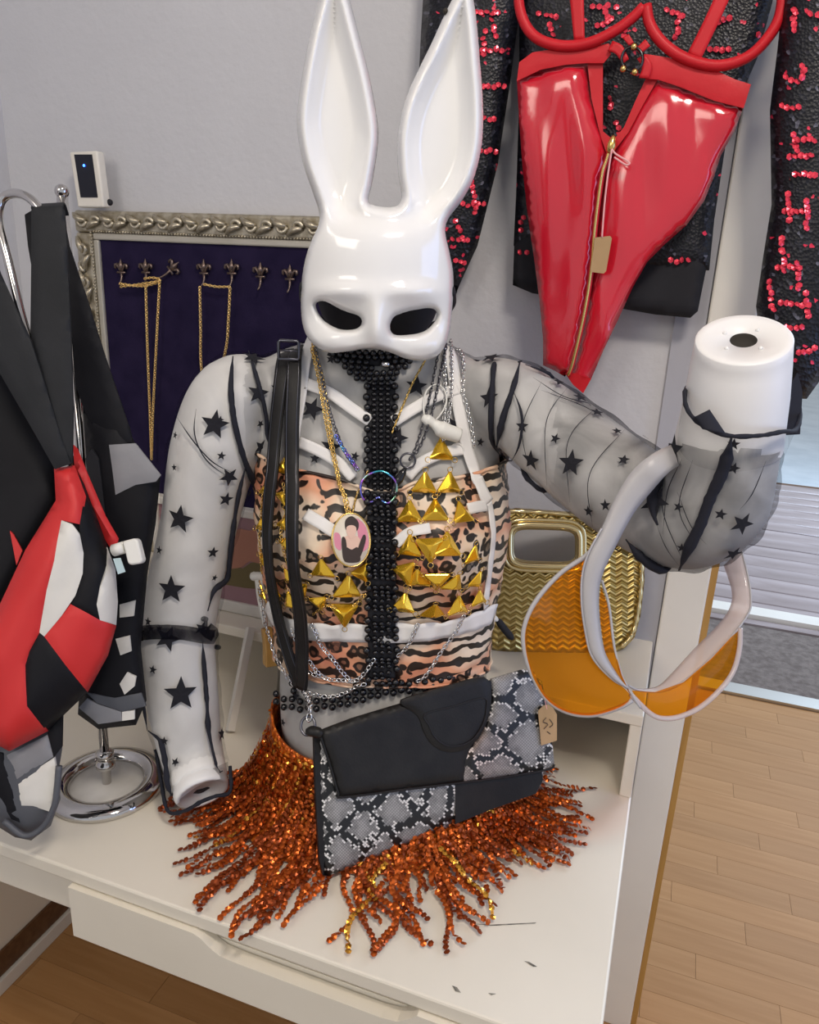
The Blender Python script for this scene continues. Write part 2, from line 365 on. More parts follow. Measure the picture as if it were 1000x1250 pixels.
def pvc(name, col):
    m = mat(name, col, .16, spec=.55, coat=.8); t = nd(m, 'ShaderNodeTexCoord'); mp = nd(m, 'ShaderNodeMapping'); mp.inputs['Scale'].default_value = (13, 3.2, 1); mp.inputs['Rotation'].default_value = (0, 0, .12); lk(m, t, 'UV', mp, 'Vector')
    n = nd(m, 'ShaderNodeTexNoise', Scale=1.1, Detail=1., Distortion=.8); lk(m, mp, 'Vector', n, 'Vector'); bump(m, n, 'Fac', .36, .012); return m
MPVC = pvc('red_patent_vinyl', (.62, .012, .030))
MREDE = noisy('red_elastic', (.54, .010, .018), (.60, .014, .024), 20, .45, .3, 300, .0005, spec=.3)
MREDB = noisy('red_nylon', (.60, .022, .022), (.66, .03, .03), 8, .55, .25, 30, .002)
MGREYS = noisy('charcoal_webbing', (.015, .016, .018), (.021, .022, .025), 12, .6, .3, 400, .0005, spec=.25)
MBLKN = noisy('black_nylon', (.006, .006, .008), (.011, .011, .014), 8, .6, .3, 40, .002, spec=.2)
MWHTN = noisy('white_ripstop', (.70, .68, .63), (.78, .76, .71), 14, .5, .3, 60, .002)
MGRYN = noisy('grey_nylon', (.22, .22, .235), (.27, .27, .285), 8, .5, .3, 40, .002)
MDGRN = noisy('slate_nylon', (.075, .08, .095), (.10, .105, .12), 8, .5, .3, 40, .002)
MTAGW = mat('white_tag_plastic', (.78, .77, .72), .4)
MTEAL = mat('pale_blue_tape', (.48, .62, .66), .6)
MVELV = noisy('purple_velvet', (.014, .010, .034), (.021, .015, .046), 20, .95, .3, 300, .001, spec=.1)
MFRAME = noisy('antique_silver_gilt', (.34, .29, .20), (.58, .53, .42), 60, .36, .5, 200, .001, metal=.75)
MFRIN = noisy('champagne_fillet', (.46, .43, .36), (.55, .52, .45), 10, .4, .1, metal=.3)
MBRON = mat('bronze_hook', (.19, .14, .12), .38, .9)
MIVORY = mat('ivory_plastic', (.80, .76, .68), .45)
MSMOKE = mat('smoked_plastic', (.008, .009, .018), .12)
MLED = mat('blue_led', (.0, .02, .5), .3); bsdf(MLED).inputs['Emission Color'].default_value = (.03, .12, 1, 1); bsdf(MLED).inputs['Emission Strength'].default_value = 9
def gold_chevron():
    m = mat('gold_chevron_foil', (.66, .50, .16), .30, .9); t = nd(m, 'ShaderNodeTexCoord'); s = nd(m, 'ShaderNodeSeparateXYZ'); lk(m, t, 'UV', s, 'Vector')
    def mth(op, a, b=None):
        n = nd(m, 'ShaderNodeMath', operation=op)
        for i, q in enumerate((a, b)):
            if q is None: continue
            if isinstance(q, (int, float)): n.inputs[i].default_value = q
            else: m.node_tree.links.new(q, n.inputs[i])
        return n.outputs[0]
    zz = mth('PINGPONG', mth('MULTIPLY', s.outputs['X'], 1.0), .010)
    vv = mth('ADD', s.outputs['Y'], mth('MULTIPLY', zz, .62)); st = mth('SINE', mth('MULTIPLY', vv, 2*math.pi/.0105))
    r = nd(m, 'ShaderNodeValToRGB'); m.node_tree.links.new(st, r.inputs['Fac']); e = r.color_ramp.elements
    e[0].position = .05; e[0].color = (.46, .33, .10, 1); e[1].position = .4; e[1].color = (.80, .64, .26, 1)
    lk(m, r, 'Color', bsdf(m), 'Base Color'); b = nd(m, 'ShaderNodeBump'); b.inputs['Strength'].default_value = .8; b.inputs['Distance'].default_value = .002
    m.node_tree.links.new(st, b.inputs['Height']); lk(m, b, 'Normal', bsdf(m), 'Normal'); return m
MCHEV = gold_chevron()
MGOLDR = mat('pale_gold_metal', (.72, .58, .30), .18, 1.)
def film(name, col, alpha, rough=.06):
    m = bpy.data.materials.new(name); m.use_nodes = True; nt = m.node_tree; b = bsdf(m); o = nt.nodes['Material Output']
    b.inputs['Base Color'].default_value = (*[c*.9 for c in col], 1); b.inputs['Roughness'].default_value = rough
    t = nt.nodes.new('ShaderNodeBsdfTransparent'); t.inputs[0].default_value = (*col, 1); mx = nt.nodes.new('ShaderNodeMixShader'); mx.inputs[0].default_value = alpha
    nt.links.new(t.outputs[0], mx.inputs[1]); nt.links.new(b.outputs[0], mx.inputs[2]); nt.links.new(mx.outputs[0], o.inputs[0]); return m
MORANGE = film('orange_vinyl_film', (1.0, .60, .085), .09)
MBIND = noisy('pearl_grey_binding', (.40, .385, .39), (.46, .445, .45), 12, .38, .2, 100, .001)
MCLEAR = film('clear_binding', (.86, .78, .76), .5, .12)
MPINK = mat('artwork_mauve', (.36, .20, .22), .6); MCORAL = mat('artwork_coral', (.46, .20, .13), .6); MOLIVE = mat('artwork_olive', (.16, .12, .04), .6)
MSKIN = mat('cameo_skin', (.75, .50, .40), .4); MCREAM = mat('cameo_cream', (.78, .72, .62), .35); MROSE = mat('cameo_rose', (.68, .25, .34), .35); MHAIR = mat('cameo_dark', (.03, .015, .012), .4)
def rainbow():
    m = mat('iridescent_metal', (.3, .5, .7), .18, 1.); c = coord(m); n = nd(m, 'ShaderNodeTexNoise', Scale=28.); lk(m, c, 'Vector', n, 'Vector')
    r = ramp(m, n, 'Fac', [(.36, (.08, .75, .70)), (.46, (.15, .35, .85)), (.54, (.50, .12, .80)), (.62, (.35, .65, .45))]); lk(m, r, 'Color', bsdf(m), 'Base Color'); return m
MRAIN = rainbow()

# ------------------------------------------------------------------ the setting
def struct(name, V, F, m, parent=None, **kw):
    o = mesh(name, V, F, m, parent, smooth=False, **kw); o['kind'] = 'structure'; return o
fl = struct('floor', *box((-1.45, -1.2, -.06), (2.6, 2.82, -.006)), MDARKW)
pl_me = {}
k = 0
for row, yy in enumerate(np.arange(.40, 2.81, .0712)):
    xx = -1.32-(row*.173) % .46
    while xx < 1.5:
        L = .46; x0 = max(xx, -1.32); x1 = min(xx+L, 1.6)
        if x1-x0 > .03:
            key = (round(x1-x0, 3))
            if key not in pl_me:
                V, F = box((.0004, .0004, -.006), (x1-x0-.0004, .0708, .0)); q = mesh('plank', V+np.array([x0, yy, 0]), F, MLAM, fl, smooth=False, loc=(x0, yy, 0)); pl_me[key] = q
            else:
                dup(pl_me[key], np.array([x0, yy, 0])-WL['floor'], fl)
        xx += L
struct('wall_back', *box((-1.45, 1.30, 0), (.026, 1.40, 2.75)), MW)
struct('wall_left', *box((-1.45, -1.2, 0), (-1.335, 1.30, 2.75)), MW)
struct('ceiling', *box((-1.45, -1.2, 2.75), (2.6, 2.9, 2.85)), MCEIL)
bevel(struct('trim_1', *box((.026, 1.285, 0), (.094, 1.41, 2.75)), MTRIM), .003)
struct('trim_2', *box((-.022, 1.292, 0), (.0245, 1.2995, 2.75)), MWd)
struct('trim_3', *box((.0945, 1.30, 0), (.106, 1.40, 2.75)), MAMB)
b = struct('baseboard_left', *box((-1.334, -1.0, 0), (-1.32, 1.295, .09)), MDARKW)
bevel(struct('trim_4', *box((-1.319, -1.0, 0), (-1.285, 1.295, .03)), MTRIM), .004)
# doorway: metal threshold, mat, sill, weathered deck outside
th = struct('trim_5', *box((.10, 2.822, -.02), (1.8, 2.90, .012)), MALU)
struct('trim_6', *box((.12, 3.56, -.03), (2.2, 3.66, .035)), MTRIM)
struct('trim_7', *box((.12, 3.50, -.03), (2.2, 3.555, .014)), MDECK)
mt = mesh('door_mat', *box((.14, 2.91, -.03), (2.0, 3.495, .006)), MMAT, smooth=False); tag(mt, 'dark grey fibre door mat behind the metal threshold', 'door mat')
dk = struct('floor_deck', *box((.0, 3.67, -.12), (3.2, 6.62, -.05)), MDARKW)
first = None
for i, yy in enumerate(np.arange(3.68, 6.45, .185)):
    if first is None:
        V, F = box((.05, yy, -.05), (3.1, yy+.178, -.022)); first = mesh('deck_board', V, F, MDECK, dk, smooth=False, loc=(.05, yy, -.05)); bevel(first, .004, 1)
    else: dup(first, np.array([.05, yy, -.05+rng.uniform(-.003, .003)])-WL['floor_deck'], dk)
struct('ground', *box((-3, 6.63, -.2), (9, 22, -.1)), MCONC)

# ------------------------------------------------------------------ desk with raised shelf
ZT = .74
desk = root('desk', (-.52, .95, 0), 'cream-painted wooden desk with a shallow drawer, under the mannequin', 'desk')
def dbox(name, lo, hi, m=MDESK, bw=.002): return bevel(mesh(name, *box(lo, hi), m, desk, smooth=False), bw)
dbox('desk_top', (-1.20, .608, ZT-.022), (.021, 1.296, ZT), bw=.003)
dbox('side_panel', (.001, .635, 0), (.019, 1.29, ZT-.0222)); dbox('side_panel', (-1.19, .635, 0), (-1.172, 1.29, ZT-.0222))
dbox('kick_board', (-1.1718, .640, .036), (-1.166, 1.27, .095), MDARKW); dbox('kick_strip', (-1.1718, .636, 0), (-1.158, 1.272, .035), MTRIM)
dbox('apron', (-1.17, .630, ZT-.098), (-.655, .648, ZT-.0225))
dbox('back_panel', (-1.17, 1.275, .30), (.0, 1.29, ZT-.0225))
# drawer with scooped grip
dr = mesh('drawer', *box((-.640, .622, ZT-.096), (-.012, 1.15, ZT-.04)), MDESK, desk, smooth=False)
fx0, fx1, fz0, fz1 = -.651, -.004, ZT-.105, ZT-.0245
sc = [(fx0, fz0), (fx0, fz1), (-.462, fz1), (-.450, fz1-.004), (-.438, fz1-.014), (-.424, fz1-.0205), (-.40, fz1-.022), (-.215, fz1-.022), (-.195, fz1-.019), (-.180, fz1-.008), (-.172, fz1), (fx1, fz1), (fx1, fz0)]
V = np.array([(x, y, z) for y in (.602, .6205) for x, z in sc]); n = len(sc)
V2, F2, _ = cdt(np.array(sc), step=.03); V = np.vstack([np.stack([V2[:, 0], np.full(len(V2), .602), V2[:, 1]], 1), np.stack([V2[:, 0], np.full(len(V2), .6205), V2[:, 1]], 1)]); m_ = len(V2)
if np.cross(V2[F2[0][1]]-V2[F2[0][0]], V2[F2[0][2]]-V2[F2[0][0]]) < 0: F2 = F2[:, ::-1]
idx = [int(np.argmin(np.linalg.norm(V2-np.array(p), axis=1))) for p in sc]
side = [(idx[(i+1) % n], idx[i], idx[i]+m_, idx[(i+1) % n]+m_) for i in range(n)]
mesh('drawer_front', V, [tuple(f) for f in F2]+[tuple(f[::-1]+m_) for f in F2]+side, MDESK, dr, smooth=False)
# scuffs on the desk top: worn flakes of dark undercoat
MSCUFF = noisy('scuffed_undercoat', (.10, .09, .07), (.35, .32, .26), 90, .8, 0)
for pts in ([(570, 1127), (600, 1128.6), (655, 1126), (653, 1127.4), (600, 1130)], [(552, 1203), (558, 1205), (563, 1212), (556, 1210)], [(640, 1173), (646, 1174), (656, 1180), (651, 1180)], [(596, 1212), (606, 1213), (600, 1215)]):
    q = np.array(pts, float); W = on(q[:, 0], q[:, 1], 2, ZT+.0004); mesh('paint_scuff', W, [tuple(range(len(q)))], MSCUFF, desk, smooth=False)
ZS = .885
dbox('raised_shelf', (-1.19, 1.036, ZS-.018), (.0205, 1.296, ZS), bw=.002)
dbox('shelf_upright', (.0025, 1.038, ZT+.0003), (.0203, 1.29, ZS-.0183)); dbox('shelf_upright', (-1.19, 1.038, ZT+.0003), (-1.172, 1.29, ZS-.0183))

# ------------------------------------------------------------------ mannequin body (one continuous surface)
O = np.array([-.37, .95, ZT]); FT = np.array([.363, -.932, 0]); FT /= np.linalg.norm(FT); RR = np.array([-FT[1], FT[0], 0])
def loc3(u, v, z): return O+np.multiply.outer(u, RR)+np.multiply.outer(v, FT)+np.multiply.outer(z, np.array([0, 0, 1.0]))
TAB = np.array([  # z, centre u, half width, half depth, centre v
 (.001, .012, .118, .080, .022), (.05, .012, .138, .082, .030), (.10, .012, .149, .084, .032), (.16, .011, .151, .084, .026), (.22, .010, .150, .090, .006), (.28, .008, .155, .098, 0), (.34, .006, .163, .102, 0),
 (.42, .004, .170, .100, 0), (.50, -.002, .165, .090, -.004), (.56, -.006, .160, .080, -.010), (.60, -.012, .165, .070, -.016), (.625, -.014, .160, .060, -.018), (.645, -.012, .125, .054, -.018), (.660, -.010, .080, .050, -.014), (.675, -.009, .060, .048, -.010), (.70, -.008, .052, .047, -.006), (.735, -.008, .050, .047, -.004)])
def torso(th, z, off=0.):
    c = [np.interp(z, TAB[:, 0], TAB[:, i]) for i in range(1, 5)]
    s, k = np.sin(th), np.cos(th); e = 2/2.35
    u = c[0]+(c[1]+off)*np.sign(s)*np.abs(s)**e; v = c[3]+(c[2]+off)*np.sign(k)*np.abs(k)**e
    for ub in (-.072, .080):
        v = v+np.where(k > 0, .034*np.exp(-((u-ub)/.052)**2-((z-.41)/.062)**2), 0)
    return loc3(u, v, z)
zz = np.concatenate([np.linspace(.001, .58, 40), np.linspace(.59, .735, 22)]); TH = np.linspace(0, 2*np.pi, 64, endpoint=False)
TV = np.vstack([torso(TH, np.full(64, z)) for z in zz]); TF = [(i*64+j, i*64+(j+1) % 64, (i+1)*64+(j+1) % 64, (i+1)*64+j) for i in range(len(zz)-1) for j in range(64)]+[tuple(range(63, -1, -1)), tuple(range((len(zz)-1)*64, len(zz)*64))]
LA = [(318, 478, 1.03), (285, 488, 1.01), (262, 550, 1.02), (243, 640, 1.05), (222, 735, 1.08), (217, 790, 1.09), (224, 860, 1.09), (234, 920, 1.088), (244, 958, 1.062)]
LR = [.048, .056, .058, .052, .052, .053, .050, .044, .041]
RA = [(590, 480, 1.03), (625, 492, .995), (690, 543, .965), (750, 590, .92), (800, 622, .88), (840, 632, .855), (868, 612, .835), (880, 575, .815), (893, 510, .785), (903, 450, .76)]
RRd = [.048, .054, .060, .060, .058, .059, .060, .056, .051, .047]
def armpath(A, R, n=48):
    p = cat_rom(np.column_stack([PP(A), np.array(R)]), n); return p[:, :3], p[:, 3]
LP, LRr = armpath(LA, LR); RP, RRr = armpath(RA, RRd)
BV, BF = merge([(TV, TF), tube(LP, LRr, 24), tube(RP, RRr, 24)])
tmp = mesh('mannequin_raw', BV, BF, MPLAST)
m_ = tmp.modifiers.new('r', 'REMESH'); m_.mode = 'VOXEL'; m_.voxel_size = .006
m_ = tmp.modifiers.new('s', 'SMOOTH'); m_.factor = .5; m_.iterations = 7
ev = tmp.evaluated_get(bpy.context.evaluated_depsgraph_get()); em = ev.to_mesh()
nv = len(em.vertices); BV = np.empty(nv*3); em.vertices.foreach_get('co', BV); BV = BV.reshape(-1, 3)+WL['mannequin_raw']
BN = np.empty(nv*3); em.vertices.foreach_get('normal', BN); BN = BN.reshape(-1, 3); BF = [tuple(p.vertices) for p in em.polygons]
ev.to_mesh_clear(); bpy.data.objects.remove(tmp)
man = root('mannequin', (O[0], O[1], ZT), 'white female torso mannequin with one arm raised, standing on the desk', 'mannequin')
mesh('body', BV, BF, MPLAST, man)
BVH = BVHTree.FromPolygons(BV.tolist(), BF)
VT = BVHTree.FromPolygons(TV.tolist(), TF)
def hit(x, y, off=.01, guess=1.03, bvh=None):
    B = bvh or BVH; r = rays(x, y); l, nrm, i, d = B.ray_cast(Vector(CAM), Vector(r/np.linalg.norm(r)))
    if l is None: l, nrm, i, d = B.find_nearest(Vector(P(x, y, guess)))
    l = np.array(l); nrm = np.array(nrm)
    if nrm@(CAM-l) < 0: nrm = -nrm
    return l+nrm*off, nrm
def hits(pts, off=.01, n=None, bvh=None, step=3.0, smooth=3):
    q = cat_rom(pts, max(12, len(pts)*8)); q = even(q, step) if n is None else even(q, n=n)
    H = [hit(x, y, off, bvh=bvh) for x, y in q]; p = np.array([h[0] for h in H]); nn = np.array([h[1] for h in H])
    for _ in range(smooth): p[1:-1] = .5*p[1:-1]+.25*(p[:-2]+p[2:]); nn[1:-1] = .5*nn[1:-1]+.25*(nn[:-2]+nn[2:])
    return p, nn/np.linalg.norm(nn, axis=1)[:, None]
def ribbon(p, nn, wd, m, name, parent, thick=.0014, off=0, conform=0., bvh=None, dome=0., **kw):
    t = np.gradient(p, axis=0); t /= np.linalg.norm(t, axis=1)[:, None]+1e-9; s = np.cross(t, nn); s /= np.linalg.norm(s, axis=1)[:, None]+1e-9
    wd = np.broadcast_to(np.asarray(wd, float), (len(p),)); k = 5; V = []
    for j in range(k):
        f = j/(k-1)*2-1; c = p+s*(f*wd/2)[:, None]+nn*(dome*(1-f*f))
        if conform:
            c2 = []
            for a in c:
                l, q, _, _ = (bvh or BVH).find_nearest(Vector(a)); q = np.array(q); c2.append(np.array(l)+q*conform)
            c = np.array(c2)
        V.append(c)
    n = len(p); F = [(j*n+i, (j+1)*n+i, (j+1)*n+i+1, j*n+i+1) for j in range(k-1) for i in range(n-1)]
    o = mesh(name, np.vstack(V), F, m, parent, **kw); q = o.modifiers.new('solid', 'SOLIDIFY'); q.thickness = thick; q.offset = 0; return o
def px2m(px, d=1.03): return px*d/FPX
# head form added unseen behind the mask, black so the eye holes read dark
hd = O+np.array([0, 0, .728])+FT*.006-RR*.012
_v, _f = ball((0, 0, 0), 1.0, 24); mesh('added_head_form', hd+np.outer(_v[:, 0]*.080, RR)+np.outer(_v[:, 1]*.066, FT)+np.outer(_v[:, 2]*.080, (0, 0, 1)), _f, MBLACK, man)
# wrist discs
def wrist(P0, ax, r, h, slot):
    q = root('x', P0, None, None); bpy.data.objects.remove(q)
cL = LP[-1]; tL = LP[-1]-LP[-4]; tL /= np.linalg.norm(tL)
wd = mesh('wrist_plate', *lathe([(.0001, .004), (.012, .004), (.012, .007), (.030, .007), (.031, .010), (.036, .010), (.0375, .006), (.038, -.012), (.03, -.014)], cL+tL*.004, tL, 40), MCAPW, man)
a = np.cross(tL, (0, 0, 1)); a /= np.linalg.norm(a); b = np.cross(a, tL)
mesh('slot', cL+tL*.0088+np.array([a*.013*math.cos(t)*(1 if math.cos(t) > 0 else .9)+b*.006*math.sin(t)*(1+.3*math.sin(3*t)) for t in np.linspace(0, 6.283, 24, endpoint=False)]), [tuple(range(24))], MHOLE, wd)
c0 = P(906, 428, .757); cdir = P(908, 400, .738)-P(894, 520, .800); cdir /= np.linalg.norm(cdir)
view = CAM-c0; view /= np.linalg.norm(view); cdir = cdir*1.0; base = P(891, 545, .800)
top = P(908, 414, .742); ax = top-base; L = np.linalg.norm(ax); ax /= L
tilt = ax+view*.30; tilt /= np.linalg.norm(tilt)
def cuff():
    k = 48; R = []; prof = [(0.0, .0515, 0), (.5, .0495, 0), (.8, .0468, .6), (.93, .0452, 1), (1.0, .0446, 1), (1.012, .0432, 1), (1.008, .036, 1), (.998, .0335, 1), (.998, .0125, 1), (.96, .0120, 1), (.95, .004, 1)]
    for f, r, tw in prof:
        d = ax*(1-tw)+tilt*tw; d /= np.linalg.norm(d); a = np.cross(d, FW); a /= np.linalg.norm(a); b = np.cross(d, a); c = base+ax*(min(f, .93)*L)+d*((max(f, .93)-.93)*L)
        R.append(np.array([c+r*(math.cos(t)*a+math.sin(t)*b) for t in np.linspace(0, 2*math.pi, k, endpoint=False)]))
    V = np.vstack(R); return V, [(i*k+j, i*k+(j+1) % k, (i+1)*k+(j+1) % k, (i+1)*k+j) for i in range(len(R)-1) for j in range(k)]+[tuple(range((len(R)-1)*k, len(R)*k))], c
CV, CF, cc = cuff(); cf = mesh('wrist_cuff', CV, CF, MCAPW, man); cf.data.materials.append(MHOLE)
for p in cf.data.polygons[-48*2-1:]: p.material_index = 1
a = np.cross(tilt, FW); a /= np.linalg.norm(a); b = np.cross(tilt, a); tc = base+ax*(.93*L)+tilt*(.072*L)
for t in (.3, 1.9, 3.6, 5.2): mesh('rivet', *ball(tc+(a*math.cos(t)+b*math.sin(t))*.021, .0022, 8), MCAPW, cf)

# ------------------------------------------------------------------ sheer star top over the mannequin
def in_right_sleeve_gap(c):
    x, y = pix(c); return y < 548+.06*(x-895) and x > 820
fc = np.array([BV[list(f)].mean(0) for f in BF])
keep = []
for f, c in zip(BF, fc):
    z = (c-O)[2]
    if z > .742 and not (c[0] > -.13): continue
    if in_right_sleeve_gap(c): continue
    if (c-cL)@tL > -.016 and np.linalg.norm(c-cL) < .07: continue
    if np.linalg.norm((c-O)[:2]) < .19 and z < .085: continue
    keep.append(f)
used = sorted({i for f in keep for i in f}); mp = {v: i for i, v in enumerate(used)}
SV = np.array([BV[i]+BN[i]*(.0035+.0012*math.sin(BV[i][0]*160+BV[i][2]*90)+.001*math.sin(BV[i][2]*210-BV[i][1]*120)) for i in used]); SF = [tuple(mp[i] for i in f) for f in keep]
st = root('sheer_top', (O[0], O[1], ZT+.2), 'sheer black tulle long-sleeved top scattered with black stars, worn by the mannequin', 'top')
RS = [f for f in SF if RR@(SV[list(f)].mean(0)-O) > .205]; LS = [f for f in SF if RR@(SV[list(f)].mean(0)-O) < -.175]; TS = [f for f in SF if -.175 <= RR@(SV[list(f)].mean(0)-O) <= .205]
for nm, ff, mm in (('tulle', TS, MSHEERT), ('sleeve', LS, MSHEER), ('gathered_sleeve', RS, MSHEERD)):
    us = sorted({i for f in ff for i in f}); mp = {v: i for i, v in enumerate(us)}; mesh(nm, SV[us], [tuple(mp[i] for i in f) for f in ff], mm, st)
def star(px, py, s, rot=0., name='star'):
    c, nn = hit(px, py, .0062); d = (c-CAM)@FW; r = px2m(s, d); u = UP-nn*(UP@nn); u /= np.linalg.norm(u); v = np.cross(u, nn)
    V = [c]; 
    for i in range(10):
        a = math.pi*i/5+rot; q = r if i % 2 == 0 else r*.42; p = c+(u*math.cos(a)+v*math.sin(a))*q
        l, q2, _, _ = BVH.find_nearest(Vector(p)); q2 = np.array(q2); l = np.array(l)+q2*.0062; V.append(p if np.linalg.norm(l-p) > .02 else l)
    V = np.array(V); F = [(0, 1+i, 1+(i+1) % 10) for i in range(10)]
    return mesh(name, V, F, MSTAR, st, smooth=False)
STARS = [(263, 518, 19, .2), (308, 441, 15, .5), (313, 480, 15, .1), (316, 543, 12, .3), (278, 580, 13, .6), (274, 607, 10, .1), (222, 632, 19, .3), (211, 718, 19, .1), (206, 778, 17, .4), (221, 846, 22, .0), (199, 671, 6, .2), (219, 532, 5, .3),
 (217, 570, 5, 0), (269, 512, 5, .3), (314, 516, 6, .4), (190, 816, 6, .2), (204, 902, 6, .1), (217, 931, 6, .3), (258, 672, 8, 0), (259, 703, 5, .2), (243, 765, 10, .3), (266, 896, 9, .2), (185, 758, 6, .1), (177, 759, 6, .5), (270, 555, 6, .1), (300, 600, 6, .2), (203, 980, 6, .2),
 (700, 566, 18, .1), (652, 560, 14, .3), (706, 490, 10, .2), (680, 471, 9, .1), (660, 455, 8, .5), (727, 508, 9, .3), (752, 531, 7, 0), (762, 565, 8, .2), (785, 539, 8, .1), (680, 537, 7, .4), (723, 622, 8, .2), (743, 616, 8, 0), (601, 441, 14, .2), (600, 487, 14, .0), (612, 545, 9, .4), (640, 520, 9, .1),
 (829, 549, 20, .2), (903, 636, 16, .35), (892, 671, 13, .1), (879, 625, 8, .2), (895, 569, 8, .3), (895, 540, 8, .1), (832, 618, 7, .3), (803, 614, 20, .5), (834, 665, 7, .1),
 (383, 500, 15, .4), (405, 546, 14, .2), (434, 557, 6, .3), (386, 560, 7, .1), (508, 473, 14, .1), (485, 535, 14, .3), (553, 520, 12, .6), (405, 440, 6, .2), (340, 475, 8, .2), (583, 540, 6, .1), (338, 858, 7, .2), (502, 852, 9, .1), (350, 880, 6, .3)]
for s in STARS: star(*s)
def seam(pts, r, m=MSEAM, off=.006, name='seam', k=6, step=6., jit=0.):
    p, nn = hits(pts, off, step=step); rr = px2m(r)*np.ones(len(p))
    if jit: rr *= 1+jit*np.array([noise.noise(Vector((i*.55, pts[0][0]*.13, r))) for i in range(len(p))])*1.6
    rr = rr*np.clip(np.minimum(np.arange(len(p)), np.arange(len(p))[::-1])/4, .2, 1)
    return mesh(name, *tube(p, rr, k), m, st)
seam([(285, 440), (282, 480), (287, 525), (297, 565), (308, 590), (318, 605)], 3.6, jit=.25); seam([(303, 434), (316, 480), (327, 525), (337, 552)], 2.6)
seam([(297, 565), (288, 600), (280, 650), (274, 700), (269, 755)], 3.0, jit=.4); seam([(268, 790), (275, 840), (278, 890), (282, 940)], 2.6, jit=.4)
seam([(283, 575), (262, 565), (240, 540), (221, 510)], .8); seam([(243, 500), (240, 530), (252, 560), (276, 580)], .7)
seam([(205, 985), (222, 985), (240, 975), (262, 972), (279, 968)], 3.0, name='sleeve_hem', jit=.3)
seam([(186, 890), (190, 930), (198, 965), (205, 985)], 4., jit=.3); seam([(170, 770), (176, 830), (185, 890)], 2.2, jit=.3)
seam([(604, 424), (604, 465), (603, 520), (606, 556)], 3.2, jit=.2); seam([(634, 446), (628, 475), (617, 510), (610, 545)], 3.6, jit=.3); seam([(560, 408), (590, 418), (620, 432), (636, 446)], 2.8, jit=.3)
seam([(628, 480), (640, 510), (637, 545), (628, 560)], 1.6); seam([(622, 564), (650, 582), (690, 622), (722, 645), (760, 668)], 3., jit=.35); seam([(640, 450), (690, 470), (740, 500), (790, 540), (812, 560)], 2., jit=.4)
for a in ([(660, 470), (640, 520), (650, 570)], [(690, 478), (668, 515), (672, 590)], [(728, 500), (695, 540), (700, 610)], [(760, 530), (722, 580), (728, 640)], [(650, 465), (690, 490), (735, 500)], [(660, 480), (710, 500), (735, 515)]): seam(a, .45, name='gather_fold')
for a in ([(838, 560), (820, 600), (812, 650)], [(850, 560), (832, 620), (850, 660)], [(822, 560), (812, 620), (835, 680)], [(805, 640), (815, 665), (830, 685)], [(930, 560), (915, 600), (900, 620)], [(862, 660), (845, 640), (832, 600)]): seam(a, .45, name='gather_fold')
seam([(893, 532), (888, 555), (878, 585), (868, 605), (858, 635), (842, 665), (830, 690)], 5.2, jit=.22, k=8); seam([(768, 655), (785, 675), (808, 690), (832, 695), (850, 697)], 4.4, jit=.35)
seam([(820, 560), (805, 590), (798, 620), (806, 640)], 6., MSEAM, jit=.4)
# open hem of the raised sleeve: standing a little away from the wrist
hm = curve3([(836, 478, .765), (838, 497, .750), (852, 515, .734), (885, 531, .725), (925, 532, .725), (955, 527, .735), (972, 524, .770), (976, 500, .81), (955, 470, .85), (890, 462, .87), (845, 470, .82), (836, 478, .770)], 70)
mesh('sleeve_hem', *tube(hm[:-1], px2m(2.8, .78)*(1+.5*np.array([noise.noise(Vector((i*.6, 3, 1))) for i in range(69)])), 6, closed=True), MSEAM, st)
lo_ = curve3([(829, 520, .790), (828, 545, .770), (846, 566, .750), (885, 576, .739), (925, 572, .742), (954, 560, .755), (962, 545, .80), (958, 525, .84), (930, 510, .875), (885, 505, .89), (842, 510, .85), (829, 520, .790)], 70)
V = np.vstack([hm[:-1], lo_[:-1]]); n = 69; mesh('sleeve_cuff', V, [(i, (i+1) % n, n+(i+1) % n, n+i) for i in range(n)], MSHEER, st)
strip([(866, 500, .728), (886, 530, .724)], [(846, 510, .734), (858, 524, .728)], MSEAM, 'hem_facing', st, n=8, mid=.003)
# gathered band at the left elbow
p, nn = hits([(164, 775), (190, 770), (222, 770), (250, 776), (277, 778)], .007); ribbon(p, nn, .020, MSHEERX, 'elbow_band', st, conform=.007)
for a, s in (((188, 766), 5), ((197, 765), 5)): star(*a, s)
for x, y in ((266, 766), (270, 782), (262, 790)): mesh('elbow_ruffle', *ball(hit(x, y, .004)[0], .006, 8, (1, .7, .6)), MSHEERX, st)

# ------------------------------------------------------------------ animal print bustier
bus = root('bustier', (O[0], O[1], ZT+.15), 'leopard and zebra print satin bustier in peach, orange and black on the mannequin', 'bustier')
def ztop(th):
    c = np.cos(th); u = np.sin(th)
    return np.where(c > 0, .502+.014*u**2-.016*np.exp(-(u/.16)**2), .516)
k = 160; rows = 44; TH2 = np.linspace(0, 2*np.pi, k, endpoint=False); V = []
for i in range(rows):
    f = i/(rows-1); zc = .212+(ztop(TH2)-.212)*f
    wr = .0010*np.sin(TH2*23+zc*240)+.0012*np.sin(TH2*9-zc*130)
    V.append(torso(TH2, zc, .0085+wr+(.0025 if i in (0, rows-1) else 0)))
V = np.vstack(V); F = [(i*k+j, i*k+(j+1) % k, (i+1)*k+(j+1) % k, (i+1)*k+j) for i in range(rows-1) for j in range(k)]
o = mesh('print_panel', V, F, MANIM, bus); q = o.modifiers.new('s', 'SOLIDIFY'); q.thickness = .0015; q.offset = -1
mesh('top_piping', *tube(V[-k:], .0024, 6, closed=True), MREDB if False else MANIM, bus); mesh('bottom_hem', *tube(V[:k], .002, 6, closed=True), MANIM, bus)
